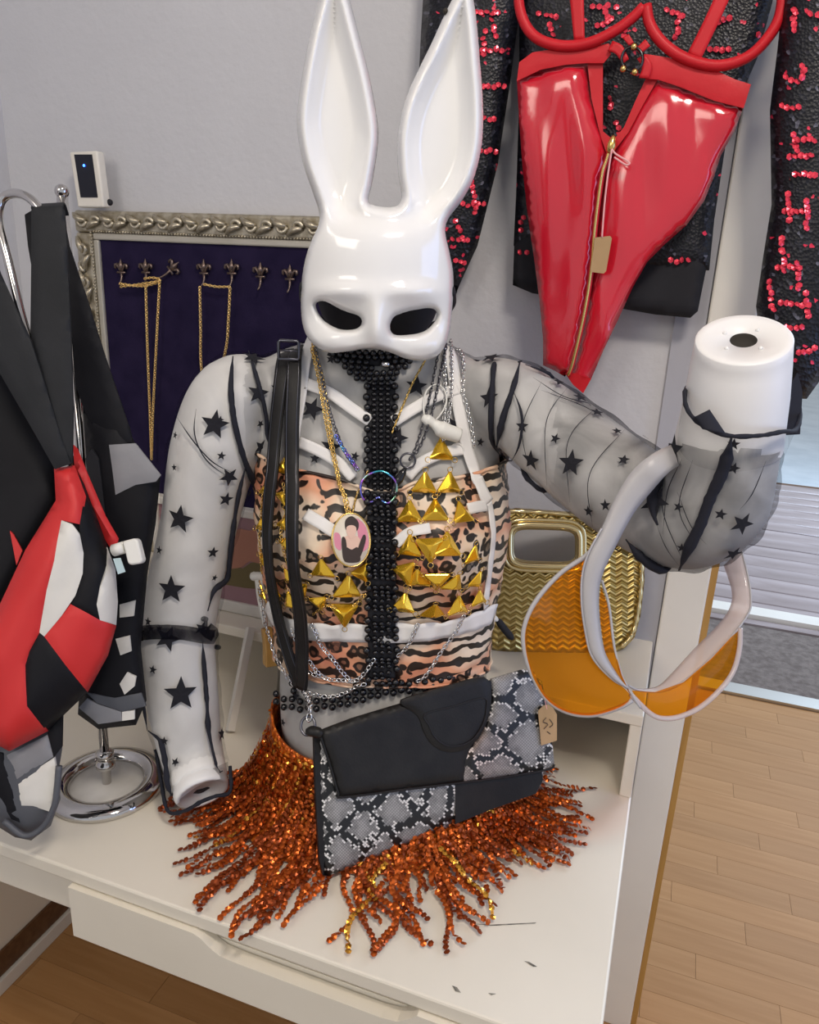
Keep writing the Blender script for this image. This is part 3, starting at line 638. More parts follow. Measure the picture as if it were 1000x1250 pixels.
# surface to lay the straps, studs and chains on: body plus bustier
CVv, CFf = merge([(BV, BF), (V, F)]); CB = BVHTree.FromPolygons(CVv.tolist(), CFf)
def rib(pts, wpx, m, name, par, off, **kw):
    p, nn = hits(pts, off, bvh=CB); return ribbon(p, nn, px2m(wpx), m, name, par, **kw)

# ------------------------------------------------------------------ white elastic harness
har = root('elastic_harness', (O[0], O[1], ZT+.2), 'white elastic cage harness strapped across the bust of the mannequin', 'harness')
for pts, wpx in (([(385, 415), (374, 445), (369, 485), (363, 525), (361, 560)], 14), ([(541, 418), (551, 455), (558, 500), (568, 550), (583, 595), (592, 612)], 15), ([(376, 470), (405, 482), (430, 500), (452, 515)], 13), ([(558, 476), (530, 486), (505, 500), (480, 516)], 13),
 ([(368, 540), (392, 551), (415, 566), (432, 584)], 13), ([(567, 548), (540, 553), (512, 566), (497, 582)], 13), ([(376, 630), (395, 641), (412, 652)], 14), ([(484, 664), (500, 652), (526, 645)], 12), ([(592, 612), (597, 650), (592, 700), (588, 740)], 9), ([(568, 622), (590, 617)], 13)):
    rib(pts, wpx, MELAS, 'strap', har, .0075)
rib([(328, 748), (350, 762), (385, 769), (430, 770), (470, 771), (520, 769), (560, 762), (590, 752), (600, 746)], 25, MELAS, 'under_bust_band', har, .0055)
c, nn = hit(556, 549, .006, bvh=CB); mesh('slider', *tube(np.array([c+RR*px2m(7)*math.cos(t)+np.array([0, 0, 1])*px2m(7)*math.sin(t) for t in np.linspace(0, 6.283, 20, endpoint=False)]), .0012, 6, closed=True), MELAS, har)

# ------------------------------------------------------------------ black beaded body piece
bd = root('bead_harness', (O[0], O[1], ZT+.2), 'black beaded collar with long front column and belt on the mannequin', 'beadwork')
BM = mesh('bead', *ball((0, 0, 0), .0046, 8), MBEAD, bd, loc=(0, 0, 0)); first_bead = [True]
def bead(p, s=1.0):
    if first_bead[0]:
        BM.location = p-WL['bead_harness']; BM.scale = (s, s, s); first_bead[0] = False
    else:
        c = BM.copy(); COL.objects.link(c); c.location = p-WL['bead_harness']; c.scale = (s, s, s)
rib([(465, 470), (465, 560), (465.5, 650), (466, 740), (466, 826)], 33, MBLACK, 'backing_band', bd, .0062)
inner = []
ctr = lambda y: 465+.004*(y-475)
for i, y in enumerate(np.arange(474, 828, 12.6)):
    cx = ctr(y); dx = 17+(.5 if i % 2 else -.5)
    for sx in (-1, 1): bead(hit(cx+sx*dx, y, .009, bvh=CB)[0], 1.08)
    for yy in (y-3.1, y+3.2):
        for q in (-8.2, 0, 8.2):
            h, nn = hit(cx+q, yy, .0095, bvh=CB); inner.append(ball(h, .0036, 6, (1.15, 1, .85)))
mesh('inner_bead_rows', *merge(inner), MBEAD, bd, smooth=True, kind='stuff')
for r, (y, hw, n) in enumerate([(431, 52, 13), (437, 50, 13), (444, 43, 11), (451, 36, 10), (458, 28, 8), (465, 22, 7)]):
    for q in np.linspace(-hw, hw, n):
        if abs(q-8) < 11 and y in (444, 451): continue
        bead(hit(456+q+(r % 2)*2, y-abs(q)*.06, .008)[0], .95)
rib([(404, 428), (430, 436), (456, 439), (485, 437), (508, 430)], 15, MBLACK, 'collar_band', bd, .005)
h, nn = hit(470, 446, .010); mesh('crystal', *ball(h, .0062, 6, (1.2, 1, .8)), MSILV, bd)
bl = [(331, 838), (342, 851), (358, 857), (375, 858), (392, 857), (410, 855), (428, 851), (445, 846), (462, 841), (480, 838), (510, 834), (545, 830)]
q = even(cat_rom(bl, 100), step=9.3)
for i, (x, y) in enumerate(q):
    for s in (-1, 1): bead(hit(x, y+s*4.6+(1.2 if i % 2 else -1.2), .0075)[0], 1.1)

# ------------------------------------------------------------------ chains
def chain(pts3, link, wire, m, name, parent, kind='stuff', flat=.62):
    p = even(pts3, link*.78); t, N, B = frames(p); a = np.linspace(0, 2*np.pi, 8, endpoint=False); b = np.linspace(0, 2*np.pi, 4, endpoint=False); VV, FF = [], []
    fb = [(i*4+j, i*4+(j+1) % 4, ((i+1) % 8)*4+(j+1) % 4, ((i+1) % 8)*4+j) for i in range(8) for j in range(4)]; fb = np.array(fb)
    for i in range(len(p)-1):
        c = (p[i]+p[i+1])/2; s = N[i] if i % 2 else B[i]; s = (s+.45*(B[i] if i % 2 else N[i])); s = s/np.linalg.norm(s); q = np.cross(t[i], s)
        cc = c+(np.cos(a)*link/2)[:, None]*t[i]+(np.sin(a)*link*flat/2)[:, None]*s; rad = np.cos(a)[:, None]*t[i]+np.sin(a)[:, None]*s
        VV.append((cc[:, None]+wire*(np.cos(b)[None, :, None]*rad[:, None]+np.sin(b)[None, :, None]*q)).reshape(-1, 3)); FF.append(fb+32*i)
    return mesh(name, np.vstack(VV), np.vstack(FF), m, parent, kind=kind)
def bchain(pts, m, link=.0062, wire=.0009, off=.011, parent=None, name='chain'):
    p, nn = hits(pts, off, bvh=CB, step=4., smooth=4); return chain(p, link, wire, m, name, parent)
# gold triangle body chain
gt = root('stud_chain_top', (O[0], O[1], ZT+.25), 'body chain top of linked gold triangle studs over the animal print bustier', 'body chain')
TRI = [(537, 552, 17, 0), (518, 590, 17, .05), (546, 590, 17, -.05), (501, 628, 17, 0), (531, 628, 18, 0), (561, 630, 17, -.1), (503, 667, 17, .1), (525, 668, 19, 3.1), (544, 668, 19, 0), (573, 676, 15, -.15), (497, 697, 17, 2.9), (512, 704, 16, 0), (533, 703, 18, 3.14), (551, 708, 17, .1), (577, 706, 14, .1), (493, 736, 16, .15), (528, 741, 17, 0), (556, 739, 16, -.1), (581, 729, 13, -.2),
 (352, 570, 15, .2), (331, 598, 14, .3), (327, 640, 15, .2), (330, 682, 15, 3.), (337, 717, 15, .2), (353, 640, 14, .4), (354, 662, 12, 2.8), (358, 700, 13, 0.), (360, 732, 16, .1), (396, 692, 17, .1), (423, 716, 19, 0), (421, 745, 19, 3.14), (440, 697, 14, .5), (391, 731, 13, 3.), (350, 607, 12, 2.9), (326, 722, 12, .2), (372, 715, 12, 1.)]
links = []
for x, y, s, rot in TRI:
    c, nn = hit(x, y, .006, bvh=CB); r = px2m(s, (c-CAM)@FW); u = UP-nn*(UP@nn); u /= np.linalg.norm(u); v = np.cross(u, nn)
    tp = lambda rr, a: c+(u*math.cos(a)+v*math.sin(a))*rr
    A = [rot+2*math.pi*i/3 for i in range(3)]; base = []
    for a in A: base += [tp(r, a-.10), tp(r, a+.10)]
    up_ = [b+nn*.0018 for b in base]; top = [tp(r*.22, a)+nn*r*.52 for a in A]
    V = base+up_+top; F = [tuple(range(5, -1, -1))]+[(i, (i+1) % 6, 6+(i+1) % 6, 6+i) for i in range(6)]
    for i in range(3): F += [(6+2*i, 6+2*i+1, 12+i), (6+2*i+1, 6+(2*i+2) % 6, 12+(i+1) % 3, 12+i)]
    F.append((12, 13, 14)); bevel(mesh('gold_triangle', np.array(V), F, MGOLDT, gt, smooth=False), .0008, 1)
    for a in A:
        cc = tp(r*1.16, a)+nn*.0015; links.append(tube(np.array([cc+(u*math.cos(t)+v*math.sin(t))*.0034 for t in np.linspace(0, 6.283, 10, endpoint=False)]), .0006, 4, closed=True))
mesh('jump_rings', *merge(links), MGOLDC, gt, kind='stuff')
for pts in ([(345, 560), (333, 580), (327, 615), (325, 660), (328, 700)], [(335, 585), (332, 640), (340, 690)], [(352, 590), (357, 620), (350, 650), (360, 690), (368, 720)], [(385, 745), (400, 730), (412, 735)], [(430, 735), (445, 720)]): bchain(pts, MGOLDC, .0055, .0007, .010, gt, 'link_chain')
bchain([(538, 430), (541, 470), (540, 505), (537, 540)], MSILV, .0068, .0010, .010, gt, 'neck_chain'); bchain([(545, 425), (548, 460), (546, 500), (539, 538)], MSILV, .0068, .0010, .012, gt, 'neck_chain')
# silver belt / body chain
sc_ = root('silver_body_chain', (O[0], O[1], ZT+.25), 'silver body chain looping from the shoulders to the waist of the mannequin', 'body chain')
for pts in ([(548, 414), (558, 435), (566, 470), (571, 510), (573, 545)], [(371, 418), (366, 440), (364, 470)], [(325, 712), (330, 745), (338, 780), (350, 812), (364, 834), (377, 842)], [(362, 765), (376, 795), (398, 820), (425, 832), (445, 820), (457, 798)], [(385, 757), (396, 785), (418, 812), (432, 828)], [(350, 760), (368, 805), (400, 828)], [(378, 842), (405, 848), (430, 840), (448, 829)], [(561, 748), (545, 778), (525, 808), (508, 832)], [(509, 758), (500, 778), (484, 797)]):
    bchain(pts, MSILV, .0078, .0011, .011, sc_)
# gold necklace with oval portrait pendant
gn = root('pendant_necklace', (O[0], O[1], ZT+.25), 'gold chain necklace with an oval portrait pendant of a dark-haired woman', 'necklace')
bchain([(386, 425), (396, 465), (404, 510), (410, 555), (419, 600), (427, 628)], MGOLDC, .0058, .0009, .013, gn); bchain([(519, 438), (503, 470), (488, 505), (478, 530)], MGOLDC, .0058, .0009, .013, gn); bchain([(450, 575), (441, 592), (433, 612), (429, 630)], MGOLDC, .0058, .0009, .013, gn); bchain([(384, 430), (392, 470), (401, 520), (412, 575), (424, 628)], MGOLDC, .005, .0008, .012, gn)
c, nn = hit(424, 661, .016, bvh=CB); nn = (nn+.6*(CAM-c)/np.linalg.norm(CAM-c)); nn /= np.linalg.norm(nn); u = UP-nn*(UP@nn); u /= np.linalg.norm(u); v = np.cross(u, nn); dd = (c-CAM)@FW
a = np.linspace(0, 2*np.pi, 36, endpoint=False)
def oval(rx, ry, h, cx=0, cy=0): return np.array([c+v*px2m(cx+rx*math.cos(t), dd)+u*px2m(-cy+ry*math.sin(t), dd)+nn*h for t in a])
def flatp(pts, h, m, name): 
    return mesh(name, np.array([c+v*px2m(x, dd)+u*px2m(-y, dd)+nn*h for x, y in pts]), [tuple(range(len(pts)))], m, pend, smooth=False)
V, F = merge([(np.vstack([oval(24, 33, -.003), oval(24, 33, .001)]), [tuple(range(35, -1, -1)), tuple(range(36, 72))]+[(i, (i+1) % 36, 36+(i+1) % 36, 36+i) for i in range(36)])])
pend = mesh('pendant', V, F, MCREAM, gn); mesh('bezel', *tube(oval(23.7, 32.7, .0008), .0011, 6, closed=True), MGOLDC, pend)
sm = lambda pts: round_loop(np.array(pts, float), 2.).tolist()
flatp(sm([(6, -26), (17, -18), (21, -3), (20, 10), (10, 14), (8, -8)]), .0014, MROSE, 'rose_ground'); flatp(sm([(-21, -8), (-14, -6), (-13, 12), (-20, 8)]), .0014, MROSE, 'rose_ground')
flatp(sm([(-8, -4), (8, -4), (12, 8), (10, 22), (-9, 24), (-11, 8)]), .0016, MSKIN, 'shoulders'); flatp(sm([(-7, 9), (0, 12), (7, 9), (10, 18), (9, 27), (-8, 27), (-10, 18)]), .0019, MHAIR, 'dress')
flatp(sm([(-12, -2), (-7, 0), (-6, 24), (-11, 22)]), .0020, MHAIR, 'glove'); flatp(sm([(15, -6), (18, -1), (12, 18), (7, 22), (8, 10)]), .0020, MHAIR, 'glove')
flatp(sm([(-7, -24), (1, -29), (9, -22), (8, -12), (0, -10), (-7, -13)]), .0018, MHAIR, 'hair'); flatp(sm([(-6, -15), (0, -18), (6, -15), (5, -6), (0, -1), (-5, -6)]), .0022, MSKIN, 'face')
# gunmetal chain with snap hook and heart-shaped ring
gm = root('heart_chain', (O[0], O[1], ZT+.25), 'dark chain necklace with a snap hook and an iridescent heart-shaped ring', 'necklace')
for dx in (0, 6): bchain([(532+dx, 432), (526+dx, 470), (517+dx, 510), (506+dx*.6, 548), (499, 562)], MGUN, .0064, .001, .012+.001*dx, gm)
bchain([(389, 430), (398, 475), (410, 520), (424, 555), (437, 575)], MGUN, .0058, .0009, .014, gm); bchain([(412, 532), (424, 553), (438, 575)], MRAIN, .0058, .001, .0155, gm)
c, nn = hit(497, 563, .014, bvh=CB); mesh('split_ring', *tube(np.array([c+(RR*math.cos(t)+np.array([0, 0, 1])*math.sin(t))*px2m(8.5) for t in np.linspace(0, 6.283, 24, endpoint=False)]), .0014, 6, closed=True), MGUN, gm)
p, nn = hits([(494, 572), (488, 583), (483, 592), (478, 600)], .018, bvh=CB, step=2.); mesh('snap_hook', *tube(p, np.interp(np.linspace(0, 1, len(p)), [0, .2, .5, .7, 1], [.002, .0048, .0058, .004, .0022]), 10), MBEAD, gm)
hp = [(462, 588), (455, 579), (446, 580), (440, 592), (441, 606), (449, 614), (456, 613), (462, 608), (469, 613), (477, 612), (483, 603), (484, 592), (478, 581), (469, 578)]
hp = [(464, 575), (476, 580), (484, 590), (483, 604), (476, 613), (469, 613), (462, 607), (455, 612), (447, 612), (441, 603), (441, 590), (449, 580)]
L = round_loop(np.array(hp, float), 2.); hc_ = (hit(462, 597, .020, bvh=CB)[0]-CAM)@FW; mesh('heart_ring', *tube(P(L[:, 0], L[:, 1], hc_+(L[:, 1]-597)*.00008), .0015, 8, closed=True), MRAIN, gm)
# white plastic hook clip hanging at the right collar
hc = root('hook_clip', tuple(hit(535, 525, .012)[0]), 'white plastic peg with a wire hook hanging over the right side of the chest', 'hanger clip')
p, nn = hits([(513, 512), (524, 518), (538, 527), (555, 533)], .016, step=2.); mesh('peg', *tube(p, np.interp(np.linspace(0, 1, len(p)), [0, .15, .3, .45, .5, 1], [.004, .0075, .0055, .008, .0105, .0095]), 14), MTAGW, hc)
p, nn = hits([(516, 511), (515, 492), (520, 478), (530, 472), (539, 478), (542, 493), (535, 508), (527, 517)], .013, step=3.); mesh('hook', *tube(p, .0011, 6), MTAGW, hc)

# ------------------------------------------------------------------ white rabbit mask
OUT = [(407, -62), (419, -30), (428, 2), (439, 45), (449.5, 86), (458, 128), (462, 162), (459.7, 192), (454, 225.6), (450, 246), (461.6, 251), (476.6, 252.6), (487, 249), (490, 238), (486, 210), (485, 169), (491.6, 132), (503, 101), (525, 56), (544, 15), (558, -12), (570, -27), (576, -14), (582, 22), (586, 68), (590, 124), (589, 173), (580, 214), (565, 244), (549, 265), (544, 282), (550, 312), (554, 338), (552.5, 376), (548, 410), (537, 432), (518, 440.6), (495, 438), (473, 429.6), (450, 426), (420, 430), (398, 430), (379, 417), (369.5, 398), (367, 368), (369.5, 331), (377, 301), (388, 276), (389.5, 259), (381, 233), (369.5, 199), (363, 162), (363, 132), (369.5, 86), (379, 38), (388, 2), (396, -34)]
EYL = [(385.6, 372), (390, 368), (399, 369), (410, 375), (423, 381), (438, 386), (441.6, 394), (435, 401), (417, 402), (401, 395), (390, 384)]
EYR = [(476.5, 399), (480.4, 388), (490, 383), (505, 379), (525, 376.5), (533, 381), (531, 392), (518, 404), (498, 408.5), (481, 408)]
MO = O+FT*.092
def dmask(x, y): r = rays(x, y); return ((MO-CAM)@FT)/(r@FT)
mloop = round_loop(np.array(OUT, float), 3.2); SCM = .92/FPX
def mb(x, y, e):
    g = np.zeros_like(x); face = 1/(1+np.exp(-(y-262)/9)); ear = 1-face
    q = np.clip(1-((x-460)/99)**2, 0, 1); vq = np.clip(1-((y-345)/135)**2, 0, 1)
    g += face*.062*np.sqrt(q*1.0)*(.45+.55*np.sqrt(vq))-.03*face
    g += face*.016*np.exp(-((x-460)/13)**2-((y-400)/34)**2)                               # nose bridge
    g += face*.007*np.exp(-((y-356)/12)**2)*np.exp(-((np.abs(x-460)-42)/38)**2)             # brow
    for ex, ey in ((412, 386), (506, 392)): g -= face*.010*np.exp(-((x-ex)/34)**2-((y-ey)/17)**2)
    for ex, ey in ((402, 416), (522, 423)): g += face*.005*np.exp(-((x-ex)/22)**2-((y-ey)/13)**2)
    em = e*SCM
    rim = np.exp(-((em-.0095)/.0055)**2); con = np.clip((em-.010)/.022, 0, 1); con = con*con*(3-2*con)
    g += ear*(.005*rim-.013*con+.002); g += -.012*np.clip(1-em/.006, 0, 1)**2
    g += ear*.012*np.clip((250-y)/280, 0, 1)
    return g
mk = panel('rabbit_mask', mloop, dmask, MMASK, None, step=3.4, holes=(EYL, EYR), bulge=mb, smooth_edge=False, thick=.0022)
tag(mk, 'glossy white plastic rabbit half-mask with tall ears, over the collar of the mannequin', 'mask')
mk.modifiers.new('sub', 'SUBSURF').render_levels = 1; mk.modifiers['sub'].levels = 1
# strap slots and elastic band of the mask, going round the neck behind
for sx, sy in ((368.5, 350), (553.5, 356)):
    c = P(sx, sy, dmask(sx, sy)+.018); mesh('strap_slot', *ball(c, .005, 8, (.5, .8, 1.2)), MBLACK, mk)
bp = curve3([(368.5, 350, float(dmask(368.5, 350))+.02), (372, 372, 1.0), (400, 392, 1.045), (462, 400, 1.062), (525, 397, 1.048), (551, 376, 1.0), (553.5, 356, float(dmask(553.5, 356))+.02)], 40)
mesh('elastic_band', *tube(bp, .0035, 6), MBLACK, mk)
c = P(544, 13, float(dmask(544, 13))-.006); mesh('ear_hole', *lathe([(.0001, .001), (.0024, .001), (.0024, -.004)], c, -FW, 12), MHOLE, mk)

# ------------------------------------------------------------------ orange sequin fringe skirt
sk = root('fringe_skirt', (O[0], O[1], ZT), 'orange sequin skirt with long sequin fringe spreading over the desk', 'skirt')
tips = [(205, 985), (230, 1010), (240, 1085), (290, 1122), (400, 1148), (545, 1140), (640, 1065), (705, 1030), (700, 940)]
tp = np.array([on(x, y, 2, ZT)-O for x, y in tips]); ph = np.arctan2(tp@RR, tp@FT); rr_ = np.hypot(tp@RR, tp@FT); o_ = np.argsort(ph); ph, rr_ = ph[o_], rr_[o_]
def RAD(a): return np.interp(a, np.concatenate([[-math.pi], [ph[0]-.35], ph, [ph[-1]+.3], [math.pi]]), np.concatenate([[.135], [.17], rr_, [.19], [.135]]))
def zband(th): return .128-.050*np.clip(np.cos(th), 0, 1)-.012*np.clip(-np.sin(th), 0, 1)-.025*np.clip(-np.cos(th), 0, 1)
def skirt(th, f, off=0.):
    th = np.atleast_1d(th); f = np.atleast_1d(f); b = np.array([torso(np.array([t]), np.array([float(zband(t))]), .012)[0] for t in th])-O
    u, v = b@RR, b@FT; ph_ = np.arctan2(u, v); r0 = np.hypot(u, v); R = RAD(ph_); g = np.clip(f, 0, 1.2)
    r = r0+(R-r0)*(.25*g+.75*g**2.0)+off*.6; z = (b[:, 2])*np.clip(1-g*1.45, 0, 1)**1.25+off*.8+.004
    q = loc3(np.sin(ph_)*r, np.cos(ph_)*r, z); q[:, 1] = np.minimum(q[:, 1], 1.262); return q
TH3 = np.linspace(0, 2*np.pi, 96, endpoint=False); fr = np.linspace(0, .66, 16); V = np.vstack([skirt(TH3, np.full(96, f)) for f in fr])
q = mesh('skirt_panel', V, [(i*96+j, i*96+(j+1) % 96, (i+1)*96+(j+1) % 96, (i+1)*96+j) for i in range(15) for j in range(96)], MSEQN, sk); md = q.modifiers.new('s', 'SOLIDIFY'); md.thickness = .002; md.offset = 1
V = np.vstack([torso(TH3, zband(TH3)+h, .0125+.002*(h < .012)) for h in (-.004, .004, .012, .018)]); q = mesh('waistband', V, [(i*96+j, (i+1)*96+j, (i+1)*96+(j+1) % 96, i*96+(j+1) % 96) for i in range(3) for j in range(96)], MSEQN, sk); md = q.modifiers.new('s', 'SOLIDIFY'); md.thickness = .003; md.offset = 0
HEX = np.array([(math.cos(a), math.sin(a), 0) for a in np.arange(6)*math.pi/3])
def sequins(P_, up, r, jitter=.6):
    VV, FF = [], []
    for i, (p, u) in enumerate(zip(P_, up)):
        nrm = u+rng.normal(0, jitter, 3)*.6; nrm /= np.linalg.norm(nrm); a = np.cross(nrm, (0.3, .5, .8)); a /= np.linalg.norm(a); b = np.cross(nrm, a)
        k = len(VV)*7; ring = p+r*(HEX[:, :1]*a+HEX[:, 1:2]*b); VV.append(np.vstack([ring, p+nrm*r*.28])); FF += [(k+j, k+(j+1) % 6, k+6) for j in range(6)]
    return np.vstack(VV), FF
count = 0
for i in range(295):
    front = i < 250
    th = (rng.uniform(-1.75, 1.75) if rng.random() < .55 else rng.normal(.08, .55)) if front else rng.uniform(-2.6, 2.4)
    f0 = rng.choice([.02, .12, .22, .34, .46, .56])+rng.uniform(-.04, .04); f1 = rng.uniform(.80, 1.08) if rng.random() < .66 else rng.uniform(.6, .86)
    n = 60; ff = np.linspace(max(f0, 0), f1, n); s1, s2 = rng.uniform(0, 6.3, 2); clump = .03*math.sin(th*11+1.)
    tt = th+clump*ff**2+rng.normal(0, .045)*(ff-f0)+(.030*np.sin(ff*9+s1)+.016*np.sin(ff*21+s2))*np.clip((ff-.35)/.3, 0, 1)
    off = rng.uniform(.003, .012)*np.clip(1.25-ff, .3, 1); pts = skirt(tt, ff, off)
    pts[:, 2] += np.abs(rng.normal(0, .004))*np.clip(1-np.abs(ff-.8)*2, 0, 1); pts[:, 2] = np.maximum(pts[:, 2], ZT+.0035)
    e = even(pts, .0066); up = np.tile(np.array([0, 0, 1.0]), (len(e), 1)); rad = e-O; rad[:, 2] = 0; rad /= np.linalg.norm(rad, axis=1)[:, None]; hgt = np.clip((e[:, 2]-ZT)/.05, 0, 1)[:, None]; up = up*(1-hgt*.8)+rad*hgt
    mesh('fringe_strand', *sequins(e, up, .0041, .5), MSEQG if rng.random() < .03 else (MSEQD if rng.random() < .45 else MSEQO), sk, smooth=False)
th = rng.uniform(-1.7, 1.5, 420); f = rng.uniform(.0, .5, 420); p = skirt(th, f, .007); rad = p-O; rad[:, 2] = 0; rad /= np.linalg.norm(rad, axis=1)[:, None]
mesh('loose_sequins', *sequins(p, rad+np.array([0, 0, .5]), .0040, .8), MSEQG, sk, smooth=False, kind='stuff')

# ------------------------------------------------------------------ snake print clutch with its strap hung over the shoulder
hb = root('clutch_bag', tuple(P(398, 1066, .985)), 'black leather and grey snake print fold-over clutch bag in front of the skirt', 'handbag')
db = lambda x, y: .972+(x-395)/280*.135+(1066-y)/180*.012
bag = panel('bag_body', [(384, 893), (440, 874), (540, 848), (650, 822), (662, 832), (670, 880), (662, 955), (655, 968), (600, 987), (500, 1031), (402, 1069), (394, 1069), (390, 1050), (386, 980)], db, MSNAKE, hb, step=7, smooth_edge=False, bulge=puff(.010, 30), pillow=puff(.010, 30))
fb_ = lambda T, R, o: (lambda x, y, e: o+puff(T, R)(x, y, e))
panel('lower_panel', [(556, 945), (660, 930), (663, 952), (654, 969), (600, 988), (556, 1006)], lambda x, y: db(x, y)-.0105, MLEA, hb, step=7, smooth_edge=False, thick=.002)
panel('side_gusset', [(383, 892), (392, 890), (396, 940), (398, 1000), (395, 1069), (390, 1050), (386, 980)], lambda x, y: db(x, y)-.006, MLEA, hb, step=4, smooth_edge=False, thick=.006)
flapL = [(388, 893), (430, 877), (500, 856), (560, 841), (602, 830), (600, 860), (590, 890), (574, 915), (567, 955), (500, 963), (440, 971), (416, 974), (411, 966), (403, 935)]
panel('flap', flapL, lambda x, y: db(x, y)-.013, MLEA, hb, step=6, smooth_edge=False, bulge=puff(.006, 12), thick=.004)
panel('flap_snake_panel', [(600, 829), (640, 817), (652, 820), (664, 842), (672, 880), (677, 934), (670, 939), (620, 948), (565, 956), (566, 925), (590, 893), (600, 862)], lambda x, y: db(x, y)-.0135, MSNAKE, hb, step=6, smooth_edge=False, bulge=puff(.005, 12), thick=.004)
tab = [(489, 858), (500, 851), (540, 839), (585, 827), (597, 832), (600, 855), (595, 880), (583, 902), (565, 916), (545, 918), (528, 909), (518, 894), (510, 874)]
tb = panel('tab', tab, lambda x, y: db(x, y)-.0205, MLEA, hb, step=5, bulge=puff(.003, 8), thick=.004)
sl = round_loop(np.array([(519, 872), (555, 862), (591, 852), (594, 866), (590, 884), (578, 902), (562, 910), (545, 910), (531, 900), (524, 886)], float), 4.)
mesh('stitching', *tube(P(sl[:, 0], sl[:, 1], db(sl[:, 0], sl[:, 1])-.0242), .0011, 6, closed=True), MBLACK, tb)
pi_ = curve3([(x, y, float(db(x, y))-.017) for x, y in ((390, 895), (404, 938), (413, 968), (420, 973), (500, 963), (567, 955), (620, 948), (670, 939), (677, 933))], 60); mesh('flap_edge', *tube(pi_, .0016, 6), MLEA, hb)
r_ = P(376, 886, .972); mesh('ring', *tube(np.array([r_+RT*.009*math.cos(t)+UP*.011*math.sin(t)+FW*.004*math.sin(t) for t in np.linspace(0, 6.283, 20, endpoint=False)]), .0019, 8, closed=True), MGUN, hb)
mesh('ring_tab', *tube(curve3([(374, 893, .968), (384, 893, .966), (394, 897, .964)], 8), [.004, .006, .007, .007, .007, .007, .006, .004], 8), MLEA, hb)
ch = np.vstack([hit(377, 838, .016, bvh=CB)[0], P(378, 858, .98), P(377, 880, .972)]); chain(cat_rom(ch, 20), .011, .0014, MSILV, 'link_chain', hb)
SA = [(356, 405), (354, 428), (349, 480), (345, 540), (340, 600), (338, 650), (343, 710), (352, 760), (364, 805), (374, 836)]
SB = [(366, 412), (366, 450), (365, 500), (366, 560), (368, 620), (372, 680), (376, 740), (378, 790), (377, 836)]
for pts, wpx, off in ((SA, 17, .016), (SB, 17, .021)):
    p, nn = hits(pts, off, bvh=CB, step=5., smooth=14); ribbon(p, nn, px2m(wpx), MLEA, 'strap', hb, thick=.003, dome=.001)
    for s in (-.36, .36):
        t = np.gradient(p, axis=0); t /= np.linalg.norm(t, axis=1)[:, None]; sd = np.cross(t, nn); mesh('stitched_edge', *tube(p+nn*.0022+sd*px2m(wpx)*s, .0006, 4), MGUN, hb)
c = hit(354, 446, 0, bvh=CB)[0]; c = P(353, 428, (c-CAM)@FW-.030); a = RR; b = np.array([0, 0, 1.0]); L = np.array([c+a*x+b*z for x, z in ((-.012, -.011), (.011, -.011), (.012, -.009), (.012, .010), (.010, .012), (-.011, .012), (-.013, .010), (-.013, -.009))])
bk = mesh('buckle', *tube(L, .0020, 8, closed=True), MGUN, hb); mesh('prong', *tube(np.array([c-a*.012+FT*.002, c+a*.011+FT*.003]), .0012, 6), MGUN, bk)
kt = panel('price_tag', [(657, 868), (664, 861), (673, 860), (680, 872), (680, 904), (661, 910)], lambda x, y: .972+(x-395)/280*.135-.012+0*y, MKRAFT, hb, step=8, smooth_edge=False, thick=.0008)
for pts in ([(667, 876), (663, 881), (669, 884), (664, 890)], [(671, 878), (675, 884), (671, 888)], [(668, 893), (672, 896)]): mesh('handwriting', *tube(curve3([(x, y, .972+(x-395)/280*.135-.0135) for x, y in pts], 10), .0006, 4), MINK, kt)
mesh('tag_string', *tube(curve3([(668, 866, 1.078), (664, 850, 1.082), (660, 836, 1.085)], 10), .0006, 4), MSTRING, kt)

# ------------------------------------------------------------------ orange transparent visor hung in the crook of the raised arm
vz = root('sun_visor', tuple(P(770, 850, .80)), 'transparent orange plastic sun visor with pearl grey headband hanging from the raised arm', 'visor')
def dz(pts, d0, d1): return [(x, y, d0+(d1-d0)*i/(len(pts)-1)) for i, (x, y) in enumerate(pts)]
EA = [(846, 540), (820, 543), (794, 556), (772, 575), (752, 606), (734.6, 645), (719, 674), (711, 701), (710, 734), (714, 768), (723, 802), (746, 828), (766, 840)]
EB = [(850, 566), (836, 566), (817, 576), (795, 600), (772, 629), (748, 674), (735.5, 701), (731, 725), (732, 757), (738, 795), (752.5, 822), (761, 833), (768, 841)]
EC = [(734.6, 708), (743.5, 739), (750, 790), (759, 824), (770, 846), (782, 864)]
O1 = [(722, 672), (712, 681), (683, 701), (654, 734), (640, 766), (640.5, 795), (649.5, 824), (667, 853), (692, 869), (723, 873), (755, 864), (772, 855)]
O2 = [(770, 848), (794, 871), (811, 877), (832.5, 874), (857, 862), (881, 840), (896, 818), (903, 791), (904, 767)]
SO = [(905, 670), (914, 707), (917, 734), (913, 750), (895, 775), (870.5, 802), (835, 832), (808, 844), (781, 843), (767, 837)]
SI = [(884, 690), (894, 723), (890, 745), (873, 767), (849, 791), (821.6, 821), (805, 837), (790, 841), (778, 841), (768, 838)]
strip([(846, 540, .85), (820, 543, .80)]+dz(EA[2:], .775, .80), [(850, 566, .85), (836, 566, .80)]+dz(EB[2:], .775, .805), MBIND, 'headband', vz, n=60, mid=.004)
strip(dz(SO, .92, .812), dz(SI, .93, .812), MCLEAR, 'headband', vz, n=50, mid=.003)
strip(dz([(884, 690), (870, 640), (850, 600), (820, 570), (800, 557)], .93, .80), dz([(905, 670), (890, 620), (866, 580), (838, 556), (815, 545)], .93, .80), MBIND, 'headband', vz, n=20) if False else None
zL = lambda x, y: .800+(x-640)*-.00004+(y-680)*.00004
